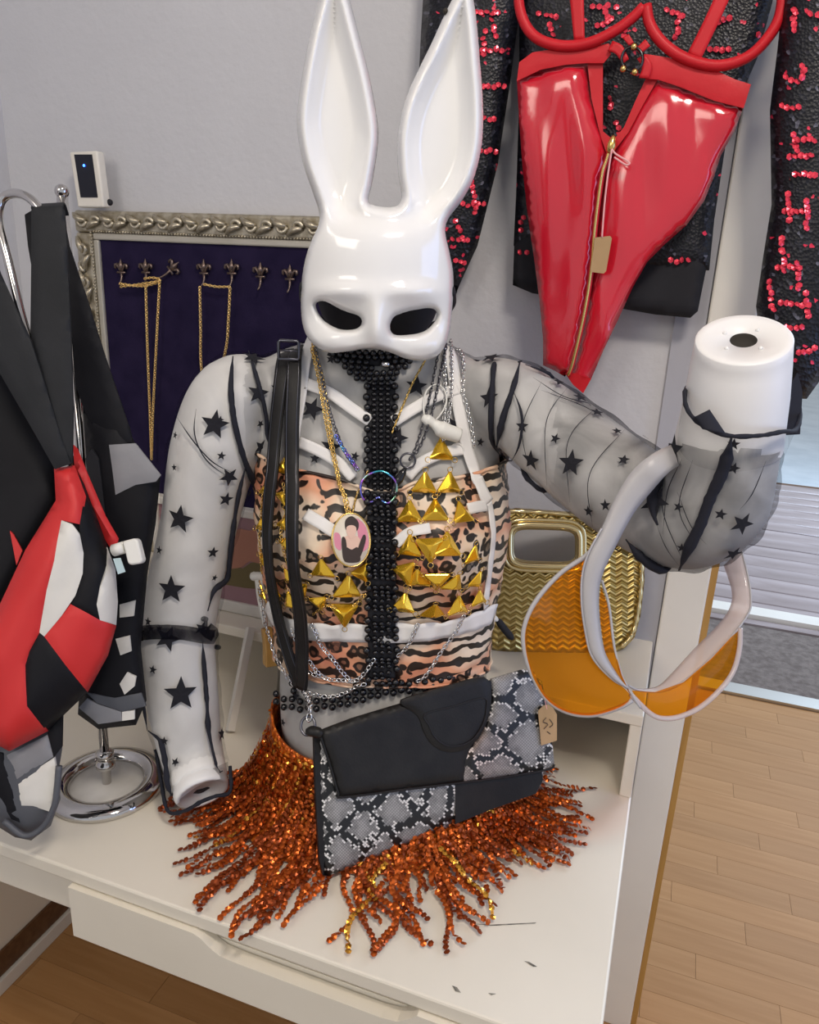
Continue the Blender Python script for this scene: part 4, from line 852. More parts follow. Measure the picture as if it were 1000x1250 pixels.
panel('brim', [(716, 682), (683, 701), (654, 734), (640, 766), (640.5, 795), (649.5, 824), (667, 853), (692, 869), (723, 873), (755, 864), (770, 852), (762, 840), (745, 828), (724, 803), (714, 768), (711, 734), (712, 701)], lambda x, y: .800+0*x, MORANGE, vz, step=6, bulge=lambda x, y, e: .0003*e, thick=.0006)
panel('brim', [(734, 716), (742, 739), (750, 790), (759, 824), (770, 848), (766, 842), (752, 822), (738, 795), (733, 757), (732, 735)], lambda x, y: .800+0*x, MORANGE, vz, step=5, smooth_edge=False, thick=.0006)
panel('brim', [(772, 843), (800, 845), (835, 833), (870, 803), (893, 778), (902, 770), (903, 791), (896, 818), (881, 840), (857, 862), (832, 874), (811, 877), (794, 871), (780, 858)], lambda x, y: .812+(x-772)*.0004, MORANGE, vz, step=6, smooth_edge=False, bulge=lambda x, y, e: .0003*e, thick=.0006)
for pts, a, b, m, r in ((O1, .798, .806, MBIND, 3.0), (EC, .797, .806, MBIND, 1.6), (O2, .806, .865, MCLEAR, 3.4), (SO, .92, .81, MBIND, 1.5), (EA[5:], .78, .80, MBIND, 1.2)):
    c = curve3(dz(pts, a, b), 60); mesh('binding', *tube(c, px2m(r, .8), 8), m, vz)

# ------------------------------------------------------------------ black and red sequin jacket on the wall
jk = root('sequin_jacket', (-.13, 1.27, 1.42), 'black jacket with red sequin grid hanging on the wall behind the red bodysuit', 'jacket')
dw = dplane(1, 1.262)
panel('jacket_body', [(560, -130), (634, -60), (634, 120), (630, 240), (627, 300), (700, 322), (800, 332), (866, 330), (872, 270), (890, 150), (925, 70), (960, -60), (1000, -140)], dw, MSEQB, jk, step=12, smooth_edge=False, bulge=lambda x, y, e: .012+puff(.012, 40)(x, y, e), pillow=puff(.012, 30))
panel('hem', [(629, 270), (700, 300), (800, 310), (868, 290), (862, 330), (852, 380), (843, 388), (800, 384), (760, 377), (700, 366), (650, 358), (626, 348)], dw, MHEM, jk, step=9, smooth_edge=False, bulge=lambda x, y, e: .0115+puff(.008, 20)(x, y, e)+.002*np.sin(x*.06), pillow=puff(.008, 20))
panel('sleeve', [(560, -130), (520, -60), (514, 40), (510, 120), (513, 200), (524, 290), (540, 350), (553, 372), (560, 350), (583, 300), (608, 200), (623, 100), (636, 0), (640, -80)], dw, MSEQB, jk, step=10, smooth_edge=False, bulge=lambda x, y, e: .012+puff(.028, 45)(x, y, e), pillow=puff(.012, 30))
dsl = lambda x, y: dw(x, y)-.055
panel('sleeve', [(1000, -140), (962, -60), (949, 62), (940, 134), (941, 192), (942, 250), (932, 312), (923, 374), (932, 440), (960, 486), (985, 487), (1008, 455), (1035, 380), (1062, 250), (1070, 100), (1060, -60), (1040, -140)], dsl, MSEQB, jk, step=10, smooth_edge=False, bulge=lambda x, y, e: .012+puff(.03, 50)(x, y, e), pillow=puff(.02, 40))
# raised red sequins standing out from the cloth in rows and ladders
JB = []
for x0, y0, dx, dy, n, dd in [(575, 15, 1, 0, 6, .030), (590, 40, 0, 1, 5, .030), (560, 60, 1, .1, 5, .03), (600, 18, .2, 1, 5, .03), (592, 60, 1, 0, 4, .03), (590, 105, 1, 0, 5, .03), (585, 145, 1, 0, 4, .03), (580, 184, 1, .05, 6, .03), (575, 215, .2, 1, 4, .03), (565, 250, 1, 0, 5, .03), (580, 240, 0, 1, 4, .03), (557, 270, .3, 1, 4, .03), (555, 318, 1, .2, 3, .03), (553, 292, 1, 0, 4, .03),
  (672, 30, .2, 1, 4, .022), (660, 18, 1, .1, 4, .022), (740, 15, .25, 1, 5, .022), (730, 32, 1, -.5, 4, .022), (725, 8, 1, 0, 5, .022), (815, 12, 1, .3, 4, .022), (830, 20, -.2, 1, 5, .022), (870, 30, 1, -.4, 4, .022), (868, 60, 1, 0, 4, .022), (925, 45, 1, -.2, 3, .022), (815, 60, 1, .5, 3, .022), (745, 120, 0, 1, 3, .022), (752, 150, .4, 1, 3, .022), (760, 30, .3, 1, 3, .022), (637, 265, 0, 1, 3, .022), (645, 250, 1, .2, 2, .022), (820, 318, 1, 0, 4, .022), (636, 308, 1, 0, 2, .022),
  (970, 10, 0, 1, 5, .10), (985, 15, 1, .2, 4, .10), (960, 95, 1, .3, 3, .10), (980, 80, 0, 1, 3, .10), (955, 130, 1, 0, 4, .10), (968, 165, .3, 1, 4, .10), (975, 170, 1, 0, 4, .10), (965, 190, 1, 0, 5, .10), (970, 213, 1, .05, 5, .10), (962, 235, .1, 1, 6, .10), (960, 258, 1, 0, 5, .10), (985, 245, 0, 1, 6, .10), (955, 290, .05, 1, 7, .10), (950, 326, 1, 0, 5, .10), (975, 320, 0, 1, 6, .10), (940, 345, .1, 1, 6, .10), (955, 370, 1, .1, 5, .10), (985, 360, .05, 1, 5, .10), (960, 400, 1, 0, 4, .10), (950, 415, .2, 1, 4, .10), (975, 430, 1, -.2, 4, .10)]:
    for i in range(n):
        x = x0+dx*i*6.5+rng.normal(0, 1); y = y0+dy*i*6.5+rng.normal(0, 1); JB.append((x, y, dd))
bvj = {}
def surf_bvh(objs):
    V, F = [], []; o = 0
    for ob in objs:
        L = WL[ob.name]; v = np.array([tuple(q.co) for q in ob.data.vertices])+L; V.append(v); F += [tuple(i+o for i in p.vertices) for p in ob.data.polygons]; o += len(v)
    return BVHTree.FromPolygons(np.vstack(V).tolist(), F)
JBV = surf_bvh([c for c in jk.children]); Pp = []
for x, y, dd in JB:
    r = rays(x, y); l, _, _, _ = JBV.ray_cast(Vector(CAM), Vector(r/np.linalg.norm(r)))
    if l is not None: Pp.append(np.array(l)-r/np.linalg.norm(r)*.003)
mesh('red_sequins', *sequins(Pp, [-FW]*len(Pp), .0044, .3), MSEQR, jk, smooth=False, kind='stuff')

# ------------------------------------------------------------------ red vinyl bodysuit hanging in front of the jacket
bs = root('vinyl_bodysuit', (-.13, 1.20, 1.33), 'red patent vinyl bodysuit with front zip and underwire cups hanging on the wall', 'bodysuit')
ds = dplane(1, 1.195)
def wr(x, y, e): return puff(.010, 30)(x, y, e)+.0012*np.sin(x*.13+y*.012)+.0012*np.sin(x*.07-y*.03)+.003*np.exp(-((x-700-(y-100)*.12)/9)**2)
ZIP = [(748, 170), (741, 195), (735, 215), (727, 275), (722, 330), (713, 385), (700, 440), (694, 458)]
kl = panel('vinyl_panel', [(631, 97), (645, 90), (665, 84), (690, 79), (717, 77), (720, 110), (730, 150), (737, 168), (744, 190), (735, 215), (727, 275), (722, 330), (713, 385), (700, 440), (690, 460), (676, 452), (663, 446), (663, 415), (659, 370), (652, 315), (644, 262), (638, 205), (634, 150)], ds, MPVC, bs, step=7, smooth_edge=False, bulge=wr, pillow=puff(.006, 20))
kr = panel('vinyl_panel', [(801, 97), (830, 104), (872, 121), (908, 130), (897, 160), (880, 190), (872, 215), (860, 245), (838, 275), (812, 298), (790, 320), (772, 352), (754, 392), (738, 425), (722, 462), (712, 478), (696, 458), (704, 440), (716, 385), (725, 330), (730, 275), (738, 215), (750, 182), (766, 158), (784, 125)], ds, MPVC, bs, step=7, smooth_edge=False, bulge=wr, pillow=puff(.006, 20))
panel('gusset', [(690, 456), (698, 455), (722, 462), (712, 480), (700, 470)], lambda x, y: ds(x, y)-.006, MREDE, bs, step=5, smooth_edge=False, thick=.003)
panel('elastic_edge', [(717, 76), (736, 77), (736, 160), (750, 172), (742, 192), (733, 165), (722, 120)], lambda x, y: ds(x, y)-.006, MREDE, bs, step=6, smooth_edge=False, thick=.003)
panel('elastic_edge', [(789, 95), (803, 97), (785, 128), (767, 162), (750, 184), (748, 172), (762, 155), (775, 125)], lambda x, y: ds(x, y)-.006, MREDE, bs, step=6, smooth_edge=False, thick=.003)
panel('elastic_band', [(634, 76), (650, 64), (680, 59), (720, 56), (744, 53), (746, 66), (737, 77), (716, 77), (690, 79), (660, 85), (631, 99)], lambda x, y: ds(x, y)-.012, MREDE, bs, step=7, smooth_edge=False, bulge=puff(.001, 4), thick=.002)
panel('elastic_band', [(789, 66), (815, 70), (845, 79), (876, 87), (898, 97), (917, 103), (908, 132), (872, 123), (830, 106), (803, 97), (788, 96), (784, 80)], lambda x, y: ds(x, y)-.012, MREDE, bs, step=7, smooth_edge=False, bulge=puff(.001, 4), thick=.002)
def wtube(pts, r, m, name, y=1.178, par=bs, n=40): 
    q = cat_rom(np.array(pts, float), n); return mesh(name, *tube(on(q[:, 0], q[:, 1], 1, y), px2m(r, 1.3), 8), m, par)
wtube([(632, -20), (635, 12), (645, 36), (662, 50), (690, 56), (720, 52), (750, 38), (772, 22), (786, 8)], 5, MREDE, 'underwire_cup'); wtube([(789, 6), (793, 28), (805, 48), (825, 65), (850, 76), (880, 80), (912, 70), (936, 48), (952, 20), (958, -20)], 5, MREDE, 'underwire_cup')
for A, B in (([(693, -30), (697, 10), (701, 50)], [(712, -30), (713, 10), (714, 50)]), ([(884, -30), (862, 20), (838, 68)], [(903, -30), (880, 22), (854, 76)])):
    d_ = lambda L: [(x, y, float(dplane(1, 1.183)(x, y))) for x, y in L]; strip(d_(A), d_(B), MREDE, 'shoulder_strap', bs, n=12, thick=.002)
for A, B in (([(760, 46), (768, 56)], [(768, 42), (774, 52)]), ([(776, 60), (788, 48)], [(782, 66), (794, 56)]), ([(742, 62), (752, 66), (760, 78)], [(748, 50), (760, 56), (768, 72)]), ([(778, 72), (784, 82), (780, 95)], [(788, 66), (796, 80), (792, 96)])):
    d_ = lambda L: [(x, y, float(dplane(1, 1.176)(x, y))) for x, y in L]; strip(d_(A), d_(B), MREDE, 'ring_strap', bs, n=8, thick=.003)
q = np.array([(772+13*math.cos(t), 72+15*math.sin(t)) for t in np.linspace(0, 6.283, 24, endpoint=False)]); mesh('ring', *tube(on(q[:, 0], q[:, 1], 1, 1.170), .0018, 8, closed=True), MBEAD, bs)
for x, y in ((761, 84), (775, 88), (774, 57)): mesh('rivet', *ball(on(x, y, 1, 1.168), .0045, 8), MGOLDC, bs)
zq = cat_rom(np.array(ZIP, float), 60); V1 = on(zq[:, 0], zq[:, 1], 1, 1.180)
zt = mesh('zip_tape', *tube(V1, .0042, 6), MREDE, bs); mesh('zip_teeth', *tube(V1+np.array([0, -.003, 0]), .0022, 6), MGOLDC, zt)
mesh('zip_slider', *lathe([(.001, -.012), (.006, -.010), (.0065, 0), (.004, .008), (.001, .012)], on(747, 176, 1, 1.172), (.1, 0, 1), 12), MGOLDC, zt)
wtube([(747, 182), (742, 215), (738, 250), (735, 290)], .9, MSTRING, 'tag_string', 1.166); wtube([(747, 182), (752, 188), (768, 198), (764, 201), (750, 192)], .9, MSTRING, 'tag_string', 1.166)
panel('kraft_tag', [(727, 290), (745, 288), (747, 291), (740, 331), (737, 334), (722, 332), (721, 329)], dplane(1, 1.166), MKRAFT, bs, step=10, smooth_edge=False, thick=.001)
panel('hem_flap', [(962, 475), (974, 455), (980, 478), (977, 530), (960, 531)], lambda x, y: .80+0*x, MSEAM, st, step=6, smooth_edge=False, thick=.002)

# ------------------------------------------------------------------ framed velvet jewellery board with hooks and two gold chains
fx0, fx1, fz0, fz1 = -1.152, -.535, .8855, 1.572; FY = 1.262
jb = root('jewelry_board', ((fx0+fx1)/2, 1.28, fz0), 'ornate antique silver frame holding a purple velvet board with small bronze hooks', 'picture frame')
mesh('velvet', *box((fx0+.04, 1.274, fz0+.04), (fx1-.04, 1.296, fz1-.04)), MVELV, jb, smooth=False)
for lo, hi in (((fx0, FY+.004, fz1-.040), (fx1, 1.297, fz1)), ((fx0, FY+.004, fz0), (fx1, 1.297, fz0+.040)), ((fx0, FY+.004, fz0+.0402), (fx0+.040, 1.297, fz1-.0402)), ((fx1-.040, FY+.004, fz0+.0402), (fx1, 1.297, fz1-.0402))):
    bevel(mesh('frame_rail', *box(lo, hi), MFRAME, jb, smooth=False), .006, 3)
for lo, hi in (((fx0+.0402, FY+.006, fz1-.053), (fx1-.0402, 1.29, fz1-.0402)), ((fx0+.0402, FY+.006, fz0+.0402), (fx1-.0402, 1.29, fz0+.053)), ((fx0+.0402, FY+.006, fz0+.0532), (fx0+.053, 1.29, fz1-.0532)), ((fx1-.053, FY+.006, fz0+.0532), (fx1-.0402, 1.29, fz1-.0532))):
    bevel(mesh('fillet', *box(lo, hi), MFRIN, jb, smooth=False), .003, 2)
def scroll(s=1):
    a = np.linspace(0, 4.4, 14); r = .0115*(1-a/6.2); c = np.stack([r*np.cos(a)+.002, -.004-.004*np.sin(a*.7), s*r*np.sin(a)], 1)
    b = np.linspace(0, 1, 8); l = np.stack([.012-.030*b, -.003-.006*np.sin(b*3.14), -s*(.002+.012*b*b)], 1)
    return [tube(c, np.linspace(.0042, .0028, 14), 6), tube(l, .0052*np.sin(np.clip(b, .05, .95)*3.14)**.6+.001, 6)]
lv = mesh('carved_leaf', *merge(scroll()), MFRAME, jb, loc=(0, 0, 0)); firstleaf = True
def leaf(x, z, rot, flip):
    global firstleaf
    c = lv if firstleaf else lv.copy()
    if not firstleaf: COL.objects.link(c)
    firstleaf = False; c.location = np.array([x, FY+.005, z])-WL['jewelry_board']; c.rotation_euler = (0, rot, 0); c.scale = (1, 1, flip)
for i, x in enumerate(np.arange(fx0+.02, fx1-.01, .031)): leaf(x, fz1-.020, 0, 1 if i % 2 else -1)
for i, z in enumerate(np.arange(fz0+.03, fz1-.04, .031)): leaf(fx0+.020, z, math.pi/2, 1 if i % 2 else -1)
bds = [ball((x, FY+.005, fz1-.038), .0026, 6) for x in np.arange(fx0+.045, fx1-.04, .0062)]+[ball((fx0+.038, FY+.005, z), .0026, 6) for z in np.arange(fz0+.045, fz1-.04, .0062)]
mesh('bead_moulding', *merge(bds), MFRAME, jb, kind='stuff')
dh = dplane(1, 1.262)
for x, y, rot in ((148, 329, 0), (178, 329, 0), (210, 328, .9), (249, 330, 0), (283, 330, 0), (318, 334, 0), (354, 337, 0)):
    c = on(x, y, 1, 1.266); m1 = 1.45/FPX
    def R2(px_, pz): return c+np.array([math.cos(rot)*px_+math.sin(rot)*pz, 0, -math.sin(rot)*px_+math.cos(rot)*pz])*m1
    cen = np.array([R2(0, a) for a in np.linspace(-2, 13, 9)]); sh = [tube(cen, np.array([1.2, 2, 3, 3.6, 3.4, 2.6, 1.6, .8, .2])*m1, 8)]
    for s in (-1, 1): sh.append(tube(np.array([R2(s*a, b) for a, b in ((1, -3), (3, 2), (6, 6), (8.5, 5.5), (9, 2.5), (7.5, 1))]), np.array([1.2, 1.8, 2.2, 2, 1.6, 1])*m1, 6))
    sh.append(tube(np.array([R2(a, -3.5) for a in (-6, 0, 6)]), 1.5*m1, 6)); pn = np.array([R2(0, -4), R2(0, -10), R2(0, -15), R2(0, -18)]); pn[2:, 1] -= np.array([.004, .010]); sh.append(tube(pn, np.array([1.8, 1.6, 1.3, .9])*m1, 6))
    mesh('fleur_hook', *merge(sh), MBRON, jb)
def wchain(pts, y=1.256): 
    q = cat_rom(np.array(pts, float), 40) if len(pts) > 2 else np.array(pts, float); return on(q[:, 0], q[:, 1], 1, y)
g1 = root('gold_chain', tuple(on(184, 560, 1, 1.256)), 'long gold chain looped over the three leftmost hooks of the velvet board', 'necklace', 'gold chains on the velvet board')
for pts in ([(147, 350), (170, 347), (194, 343)], [(146, 346), (165, 349), (180, 349)], [(178, 349), (180, 420), (183, 500), (185, 561)], [(195, 343), (191, 420), (187, 500), (185, 561)], [(176, 340), (187, 339), (196, 342), (186, 347), (176, 349)]): chain(wchain(pts), .0062, .0012, MGOLDB, 'chain', g1)
g2 = root('gold_chain', tuple(on(262, 500, 1, 1.256)), 'gold chain hung square over the two middle hooks of the velvet board', 'necklace', 'gold chains on the velvet board')
for pts in ([(249, 347), (265, 350), (281, 350)], [(244, 350), (245, 400), (246, 450), (256, 500)], [(281, 351), (279, 390), (275, 430), (256, 500)]): chain(wchain(pts), .0062, .0012, MGOLDB, 'chain', g2)

# ------------------------------------------------------------------ scent dispenser on the frame
sd = root('scent_dispenser', tuple(on(112, 253, 1, 1.275)), 'small ivory scent dispenser with dark window and blue light, on the picture frame corner', 'dispenser')
dd_ = lambda off: (lambda x, y: dplane(1, 1.246-off)(x, y))
bevel(panel('housing', [(84.5, 185.5), (118, 184), (127, 253), (94.5, 253)], dd_(0), MIVORY, sd, step=30, smooth_edge=False, thick=.020), .003, 2)
wn_ = panel('window', [(90.4, 188.5), (112, 188.5), (119, 241), (98.4, 241)], dd_(.0012), MSMOKE, sd, step=20, smooth_edge=False, thick=.0015)
mesh('indicator_light', *ball(on(102.4, 202, 1, 1.2432), .0024, 8, (1, .5, 1)), MLED, wn_)
mesh('side_button', *ball(on(134, 247, 1, 1.262), .006, 8), MBLACK, sd)

# ------------------------------------------------------------------ small abstract painting and gold clutch on the raised shelf
dp = dplane(1, 1.085)
pt = root('painting', tuple(on(300, 742, 1, 1.09)), 'white-framed abstract painting in mauve, coral and olive, behind the mannequin', 'painting')
X0, Z0 = on(190, 700, 1, 1.085)[0], ZS+.0005; X1 = on(392, 700, 1, 1.085)[0]; Z1 = 1.085
mesh('canvas', *box((X0+.012, 1.088, Z0+.02), (X1-.012, 1.10, Z1-.012)), MPINK, pt, smooth=False)
for lo, hi in (((X0, 1.083, Z0), (X1, 1.103, Z0+.022)), ((X0, 1.083, Z1-.014), (X1, 1.103, Z1)), ((X0, 1.083, Z0+.0222), (X0+.014, 1.103, Z1-.0142)), ((X1-.014, 1.083, Z0+.0222), (X1, 1.103, Z1-.0142))): bevel(mesh('frame_rail', *box(lo, hi), MTRIM, pt, smooth=False), .002)
dpp = lambda o: dplane(1, 1.0865-o)
panel('coral_shape', [(275, 688), (281, 694), (296, 692), (304, 685), (316, 688), (330, 684), (340, 660), (325, 644), (305, 648), (290, 646), (279, 662)], dpp(0), MCORAL, pt, step=6, thick=.001)
panel('olive_shape', [(230, 690), (270, 690), (296, 694), (306, 687), (340, 684), (360, 690), (362, 722), (300, 718), (230, 706)], dpp(-.0005), MOLIVE, pt, step=8, smooth_edge=False, thick=.0008)
gb = root('gold_clutch', tuple(on(690, 790, 2, ZS)), 'gold chevron-embossed clutch with a cut-out handle, standing on the raised shelf', 'handbag')
dg = lambda x, y: 1.288+(x-600)/180*.016-(790-y)/170*.012
HO = round_loop(np.array([(627, 655), (631, 648), (642, 645), (690, 647), (700, 650), (704, 658), (703, 680), (699, 686), (690, 688), (642, 685), (631, 683), (627, 675)], float), 4.)
panel('clutch_body', [(606, 632), (612, 624), (630, 620), (700, 625), (750, 636), (776, 648), (786, 668), (787, 710), (782, 752), (775, 778), (762, 792), (745, 799), (690, 800), (620, 797), (596, 792), (592, 740), (598, 680)], dg, MCHEV, gb, step=6, holes=(HO,), smooth_edge=False, bulge=lambda x, y, e: puff(.016, 40)(x, y, e)-.009*np.exp(-((x-748)/22)**2-((y-720)/50)**2), pillow=puff(.012, 40))
def oring(rx, ry, r, off, m, nm):
    t = np.linspace(0, 2*np.pi, 60, endpoint=False); e = .45; x = 665+rx*np.sign(np.cos(t))*np.abs(np.cos(t))**e; y = 666+ry*np.sign(np.sin(t))*np.abs(np.sin(t))**e+(x-665)*.03
    return mesh(nm, *tube(P(x, y, dg(x, y)-off), px2m(r, 1.28), 10, closed=True), m, gb)
oring(49, 31, 2.6, .014, MGOLDR, 'handle_rim'); oring(43, 25, 4.6, .014, MGOLDR, 'handle_rim'); oring(40, 22, 3, -.002, MGOLDR, 'handle_rim')
tq = curve3([(x, y, float(dg(x, y))-.010) for x, y in ((612, 628), (630, 624), (700, 629), (750, 640), (772, 650), (782, 670), (783, 710), (778, 752), (771, 776), (758, 790))], 60); mesh('braided_edge', *tube(tq, px2m(3, 1.28)*(1+.3*np.sin(np.arange(60)*2.2)), 6), MGOLDR, gb)
# objects beside the torso
pg = root('hanger_clip', tuple(P(322, 805, 1.13)), 'white plastic hook with a wooden end hanging beside the waist on the left', 'hanger clip')
mesh('hook', *tube(curve3([(307, 704, 1.10), (315, 703, 1.095), (328, 705, 1.10)], 10), [.004, .0065, .0068, .006, .006, .006, .006, .006, .005, .003], 10), MTAGW, pg)
mesh('stem', *tube(curve3([(318, 707, 1.10), (319, 730, 1.105), (324, 762, 1.115)], 12), np.linspace(.0085, .004, 12), 10), MTAGW, pg)
bevel(mesh('wooden_end', *tube(curve3([(325, 766, 1.118), (329, 785, 1.12), (330, 812, 1.125)], 6), [.010, .0115, .012, .0125, .013, .013], 4), MAMB, pg, smooth=False), .002)
tg = root('cord_toggle', tuple(P(622, 780, 1.14)), 'black cord toggle hanging at the right side of the waist', 'toggle')
mesh('cord', *tube(curve3([(597, 735, 1.11), (603, 748, 1.115), (609, 760, 1.12)], 10), .0012, 6), MBLACK, tg); mesh('barrel', *tube(curve3([(607, 756, 1.12), (616, 768, 1.125), (626, 780, 1.13)], 10), [.003, .005, .0055, .0055, .0055, .0055, .0055, .0055, .005, .003], 10), MBLACK, tg)
mesh('clip', *tube(curve3([(594, 753, 1.112), (601, 754, 1.112), (608, 757, 1.114)], 8), [.003, .005, .006, .006, .006, .005, .004, .002], 8), MTAGW, tg)
el = mesh('light_gap_bar', *tube(np.array([on(306, 766, 1, 1.034), on(281, 892, 2, ZT+.006)]), .0085, 4), MTRIM, smooth=False); tag(el, 'narrow white bar standing in for a strip of light under the raised shelf behind the left arm', 'light strip')  # white bar modelled in place of a strip of light between shadows

# ------------------------------------------------------------------ chrome display stand with hanging bags
B0 = np.array([-.719, .758, ZT])
bst = root('bag_stand', tuple(B0), 'chrome stand with round base and curved hook holding the bags on the left', 'stand')
mesh('base_ring', *lathe([(.052, .001), (.083, .001), (.0845, .006), (.080, .012), (.066, .017), (.055, .014), (.051, .006), (.052, .001)], B0, (0, 0, 1), 56, close=True), MCHR, bst)
mesh('base_plate', *lathe([(.0001, .0008), (.0515, .0008), (.0515, .005), (.0001, .006)], B0, (0, 0, 1), 48), noisy('white_marble', (.62, .60, .56), (.72, .70, .66), 25, .3, 0), bst)
pe = P(76, 240, .93); up_ = (pe-B0)/np.linalg.norm(pe-B0)
mesh('post', *tube(np.array([B0+np.array([0, 0, .004]), pe]), .0068, 16), MCHR, bst); mesh('finial', *ball(pe+up_*.006, .0085, 14), MCHR, bst)
mesh('nut', *lathe([(.009, .030), (.014, .032), (.014, .040), (.0105, .042), (.0105, .048), (.013, .050), (.013, .057), (.008, .060)], B0, up_, 12), MCHR, bst)
hkp = np.vstack([B0+up_*.42, P(70, 510, .925), P(46, 445, .905), P(28, 392, .895), P(8, 310, .89), P(-2, 268, .89), P(2, 244, .89), P(18, 236, .885), P(36, 242, .88), P(50, 258, .88), P(60, 278, .885)])
mesh('hook_arm', *tube(cat_rom(hkp, 70), .0052, 12), MCHR, bst)

hb1 = root('patchwork_bag', tuple(P(50, 893, .93)), 'red, white and black patchwork nylon bag on a wide charcoal strap, hanging frontmost at left', 'bag')
dA = lambda x, y: .925+(x-60)*.00015+(y-570)*.00006
bl_out = [(66, 572), (89, 568), (103, 590), (118, 630), (131, 666), (141, 695), (144, 735), (142, 765), (132, 800), (107, 845), (57, 893), (11, 917), (-20, 900), (-30, 800), (0, 737), (31, 671), (68, 611)]
E1 = round_loop(np.array(bl_out, float), 5, False)
def bA(x, y, e): return .034*np.sqrt(np.clip(1-(1-np.clip(edist(np.stack([x, y], 1), E1)/48, 0, 1))**2, 0, 1))+.002*np.sin(x*.08+y*.05)*np.clip(edist(np.stack([x, y], 1), E1)/15, 0, 1)
panel('bag_back', bl_out, lambda x, y: dA(x, y)+.004, MBLKN, hb1, step=8, smooth_edge=False, bulge=bA, pillow=puff(.02, 40))
SEG = [('red_panel', MREDB, [(66, 572), (89, 568), (103, 606), (97, 640), (88, 638), (75, 635), (70, 660), (66, 685), (57, 720), (48, 772), (36, 795), (31, 812), (33, 862), (57, 893), (11, 917), (-20, 900), (-30, 800), (0, 737), (31, 671), (68, 611)]),
 ('white_panel', MWHTN, [(75, 635), (88, 640), (97, 652), (102, 675), (101, 700), (92, 727), (75, 752), (54, 777), (48, 772), (57, 720), (66, 685), (70, 660)]),
 ('black_panel', MBLKN, [(97, 642), (103, 606), (118, 630), (131, 666), (130, 690), (122, 715), (118, 738), (122, 757), (106, 748), (88, 738), (95, 722), (101, 700), (102, 675)]),
 ('white_panel', MWHTN, [(131, 668), (141, 695), (144, 735), (142, 763), (122, 757), (118, 738), (123, 718), (130, 698)]),
 ('red_panel', MREDB, [(87, 738), (106, 748), (122, 757), (142, 764), (132, 800), (107, 845), (80, 812), (54, 777), (72, 757)]),
 ('black_panel', MBLKN, [(48, 773), (54, 777), (80, 812), (107, 845), (57, 893), (33, 862), (31, 830), (31, 812), (36, 795)])]
for nm, mm, q in SEG: panel(nm, q, lambda x, y: dA(x, y)-.0005, mm, hb1, step=6, smooth_edge=False, bulge=lambda x, y, e: bA(x, y, e)+.0016*np.clip(e/4, 0, 1), thick=.003)
panel('strap', [(38, 257), (42, 253), (74, 252), (78, 256), (81, 290), (86, 400), (89, 500), (88, 566), (68, 572), (58, 520), (45, 450), (37, 405), (38, 320)], lambda x, y: .872+np.clip((y-250)/320, 0, 1)*.045, MGREYS, hb1, step=8, smooth_edge=False, bulge=puff(.003, 6), thick=.003)
panel('strap', [(-12, 300), (0, 334), (18, 374), (37, 415), (50, 455), (70, 520), (86, 566), (67, 573), (40, 525), (0, 456), (-25, 415)], lambda x, y: .868+np.clip((y-300)/270, 0, 1)*.046, MGREYS, hb1, step=8, smooth_edge=False, bulge=puff(.003, 6), thick=.003)
strip([(38, 255, .873), (40, 251, .885), (46, 252, .90), (44, 262, .915)], [(78, 254, .873), (77, 249, .885), (80, 250, .90), (84, 262, .92)], MGREYS, 'strap_fold', hb1, n=14, thick=.003)
panel('strap_back', [(30, 262), (40, 256), (44, 320), (40, 335), (34, 300)], lambda x, y: .905+0*x, MBLKN, hb1, step=8, smooth_edge=False, thick=.003)
panel('red_strap', [(89, 543), (94, 548), (110, 588), (128, 630), (144, 658), (142, 666), (134, 668), (122, 648), (106, 616), (92, 586)], lambda x, y: .935+(y-543)*.0001, MREDB, hb1, step=6, smooth_edge=False, bulge=puff(.004, 6), thick=.003)
stg = root('security_tag', tuple(P(158, 690, .915)), 'white plastic security tag clipped to the edge of the patchwork bag', 'security tag')
mesh('pin', *tube(PP([(139, 672, .915), (152, 668, .912)]), .0075, 12), MTAGW, stg)
bevel(panel('block', [(149, 661), (164, 657), (168, 660), (174, 684), (172, 688), (160, 690), (156, 688), (153, 676)], lambda x, y: .905+0*x, MTAGW, stg, step=8, smooth_edge=False, thick=.014), .002)
panel('tape', [(138, 682), (147, 681), (153, 698), (144, 701)], lambda x, y: .913+0*x, MTEAL, stg, step=8, smooth_edge=False, thick=.001)
hb2 = root('black_bag', tuple(P(140, 890, .99)), 'black nylon bag with a grey top panel and white stripes, hanging behind the patchwork bag', 'bag')
dC = lambda x, y: .985+(y-500)*.0001
panel('bag_body', [(101, 497), (126, 508), (152, 512), (165, 541), (196, 582), (190, 640), (180, 700), (172, 790), (179, 855), (166, 885), (120, 890), (95, 872), (100, 800), (112, 700), (108, 600)], dC, MBLKN, hb2, step=8, smooth_edge=False, bulge=puff(.022, 35), pillow=puff(.015, 30))
panel('strap', [(78, 268), (84, 300), (94, 330), (108, 371), (128, 435), (158, 523), (162, 540), (128, 542), (104, 505), (92, 470), (86, 380)], lambda x, y: .93+np.clip((y-268)/270, 0, 1)*.045, MBLKN, hb2, step=8, smooth_edge=False, bulge=puff(.003, 6), thick=.003)
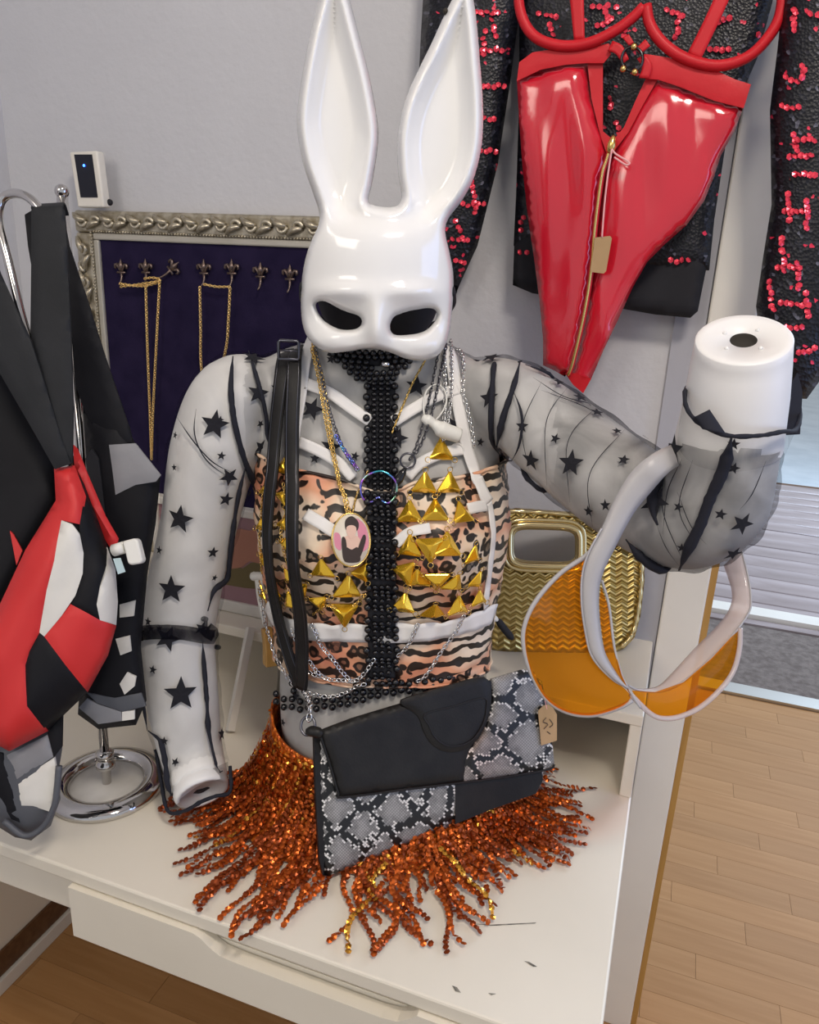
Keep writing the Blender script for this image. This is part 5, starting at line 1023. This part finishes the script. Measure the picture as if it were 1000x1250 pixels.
hb2s = [('grey_panel', MGRYN, [(133, 543), (165, 541), (196, 580), (190, 588), (165, 592), (141, 604), (137, 572)]), ('white_stripe', MWHTN, [(146, 738), (165, 733), (163, 752), (146, 754)]), ('white_stripe', MWHTN, [(141, 780), (158, 776), (160, 795), (147, 800)]), ('white_stripe', MWHTN, [(146, 835), (155, 821), (166, 826), (164, 838), (152, 848)]),
 ('slate_panel', MDGRN, [(106, 846), (140, 852), (172, 846), (178, 862), (150, 869), (118, 858)]), ('grey_panel', MGRYN, [(96, 864), (106, 853), (120, 860), (148, 869), (149, 880), (120, 884)]), ('white_panel', MWHTN, [(149, 869), (164, 867), (164, 878), (149, 880)])]
panel('zip_strip', [(104, 560), (112, 548), (120, 560), (126, 610), (132, 660), (126, 672), (118, 640)], lambda x, y: dC(x, y)-.021, MBLACK, hb2, step=8, smooth_edge=False, thick=.004)
for nm, mm, q in hb2s: panel(nm, q, lambda x, y: dC(x, y)-.0225, mm, hb2, step=8, smooth_edge=False, bulge=puff(.002, 5), thick=.003)
hb3 = root('striped_bag', tuple(P(35, 1022, .985)), 'grey, white and black bag reaching down to the desk below the patchwork bag', 'bag')
dB = lambda x, y: .975+(y-900)*.0001
panel('bag_body', [(-25, 905), (8, 905), (58, 880), (77, 862), (76, 915), (70, 950), (74, 975), (62, 1008), (38, 1026), (18, 1022), (-20, 998), (-30, 950)], dB, MDGRN, hb3, step=7, smooth_edge=False, bulge=puff(.025, 30), pillow=puff(.015, 30))
for nm, mm, q in (('white_panel', MWHTN, [(20, 955), (66, 925), (69, 945), (64, 992), (46, 986), (24, 985)]), ('grey_panel', MGRYN, [(8, 922), (58, 897), (65, 924), (20, 954)]), ('black_panel', MBLKN, [(-25, 915), (3, 920), (16, 962), (24, 1004), (14, 1000), (-10, 960)]), ('black_panel', MBLKN, [(58, 895), (76, 866), (75, 912), (66, 924)])):
    panel(nm, q, lambda x, y: dB(x, y)-.024, mm, hb3, step=7, smooth_edge=False, bulge=puff(.003, 5), thick=.004)
mesh('edge_piping', *tube(curve3([(72, 935, .95), (70, 960, .95), (66, 985, .952), (52, 1010, .955), (30, 1020, .957), (5, 1002, .957)], 30), .004, 8), MDGRN, hb3)
hb4 = root('black_sling_bag', tuple(P(10, 740, .985)), 'black fabric bag with a red sliver at the left edge, behind the patchwork bag', 'bag')
panel('bag_body', [(-40, 400), (0, 440), (40, 515), (68, 560), (72, 608), (36, 668), (4, 740), (-30, 770), (-50, 600)], lambda x, y: .965+0*x, MBLKN, hb4, step=9, smooth_edge=False, bulge=puff(.018, 30), pillow=puff(.012, 30))
panel('red_trim', [(12, 648), (16, 652), (27, 672), (20, 690)], lambda x, y: .945+0*x, MREDB, hb4, step=6, smooth_edge=False, thick=.002)

hl = [(190, 915, 1.075), (197, 955, 1.058), (205, 990, 1.046), (225, 990, 1.035), (245, 979, 1.032), (263, 972, 1.033), (281, 966, 1.045), (281, 935, 1.06)]
mesh('sleeve_hem', *tube(curve3(hl, 50), px2m(2.4)*(1+.5*np.array([noise.noise(Vector((i*.5, 9, 1))) for i in range(50)])), 6), MSEAM, st)
strip([(192, 920, 1.074), (205, 990, 1.046), (225, 990, 1.035), (245, 979, 1.032), (281, 966, 1.045)], [(200, 915, 1.06), (212, 945, 1.05), (232, 948, 1.045), (250, 942, 1.045), (278, 930, 1.055)], MSHEERD, 'sleeve_cuff', st, n=24, thick=0)
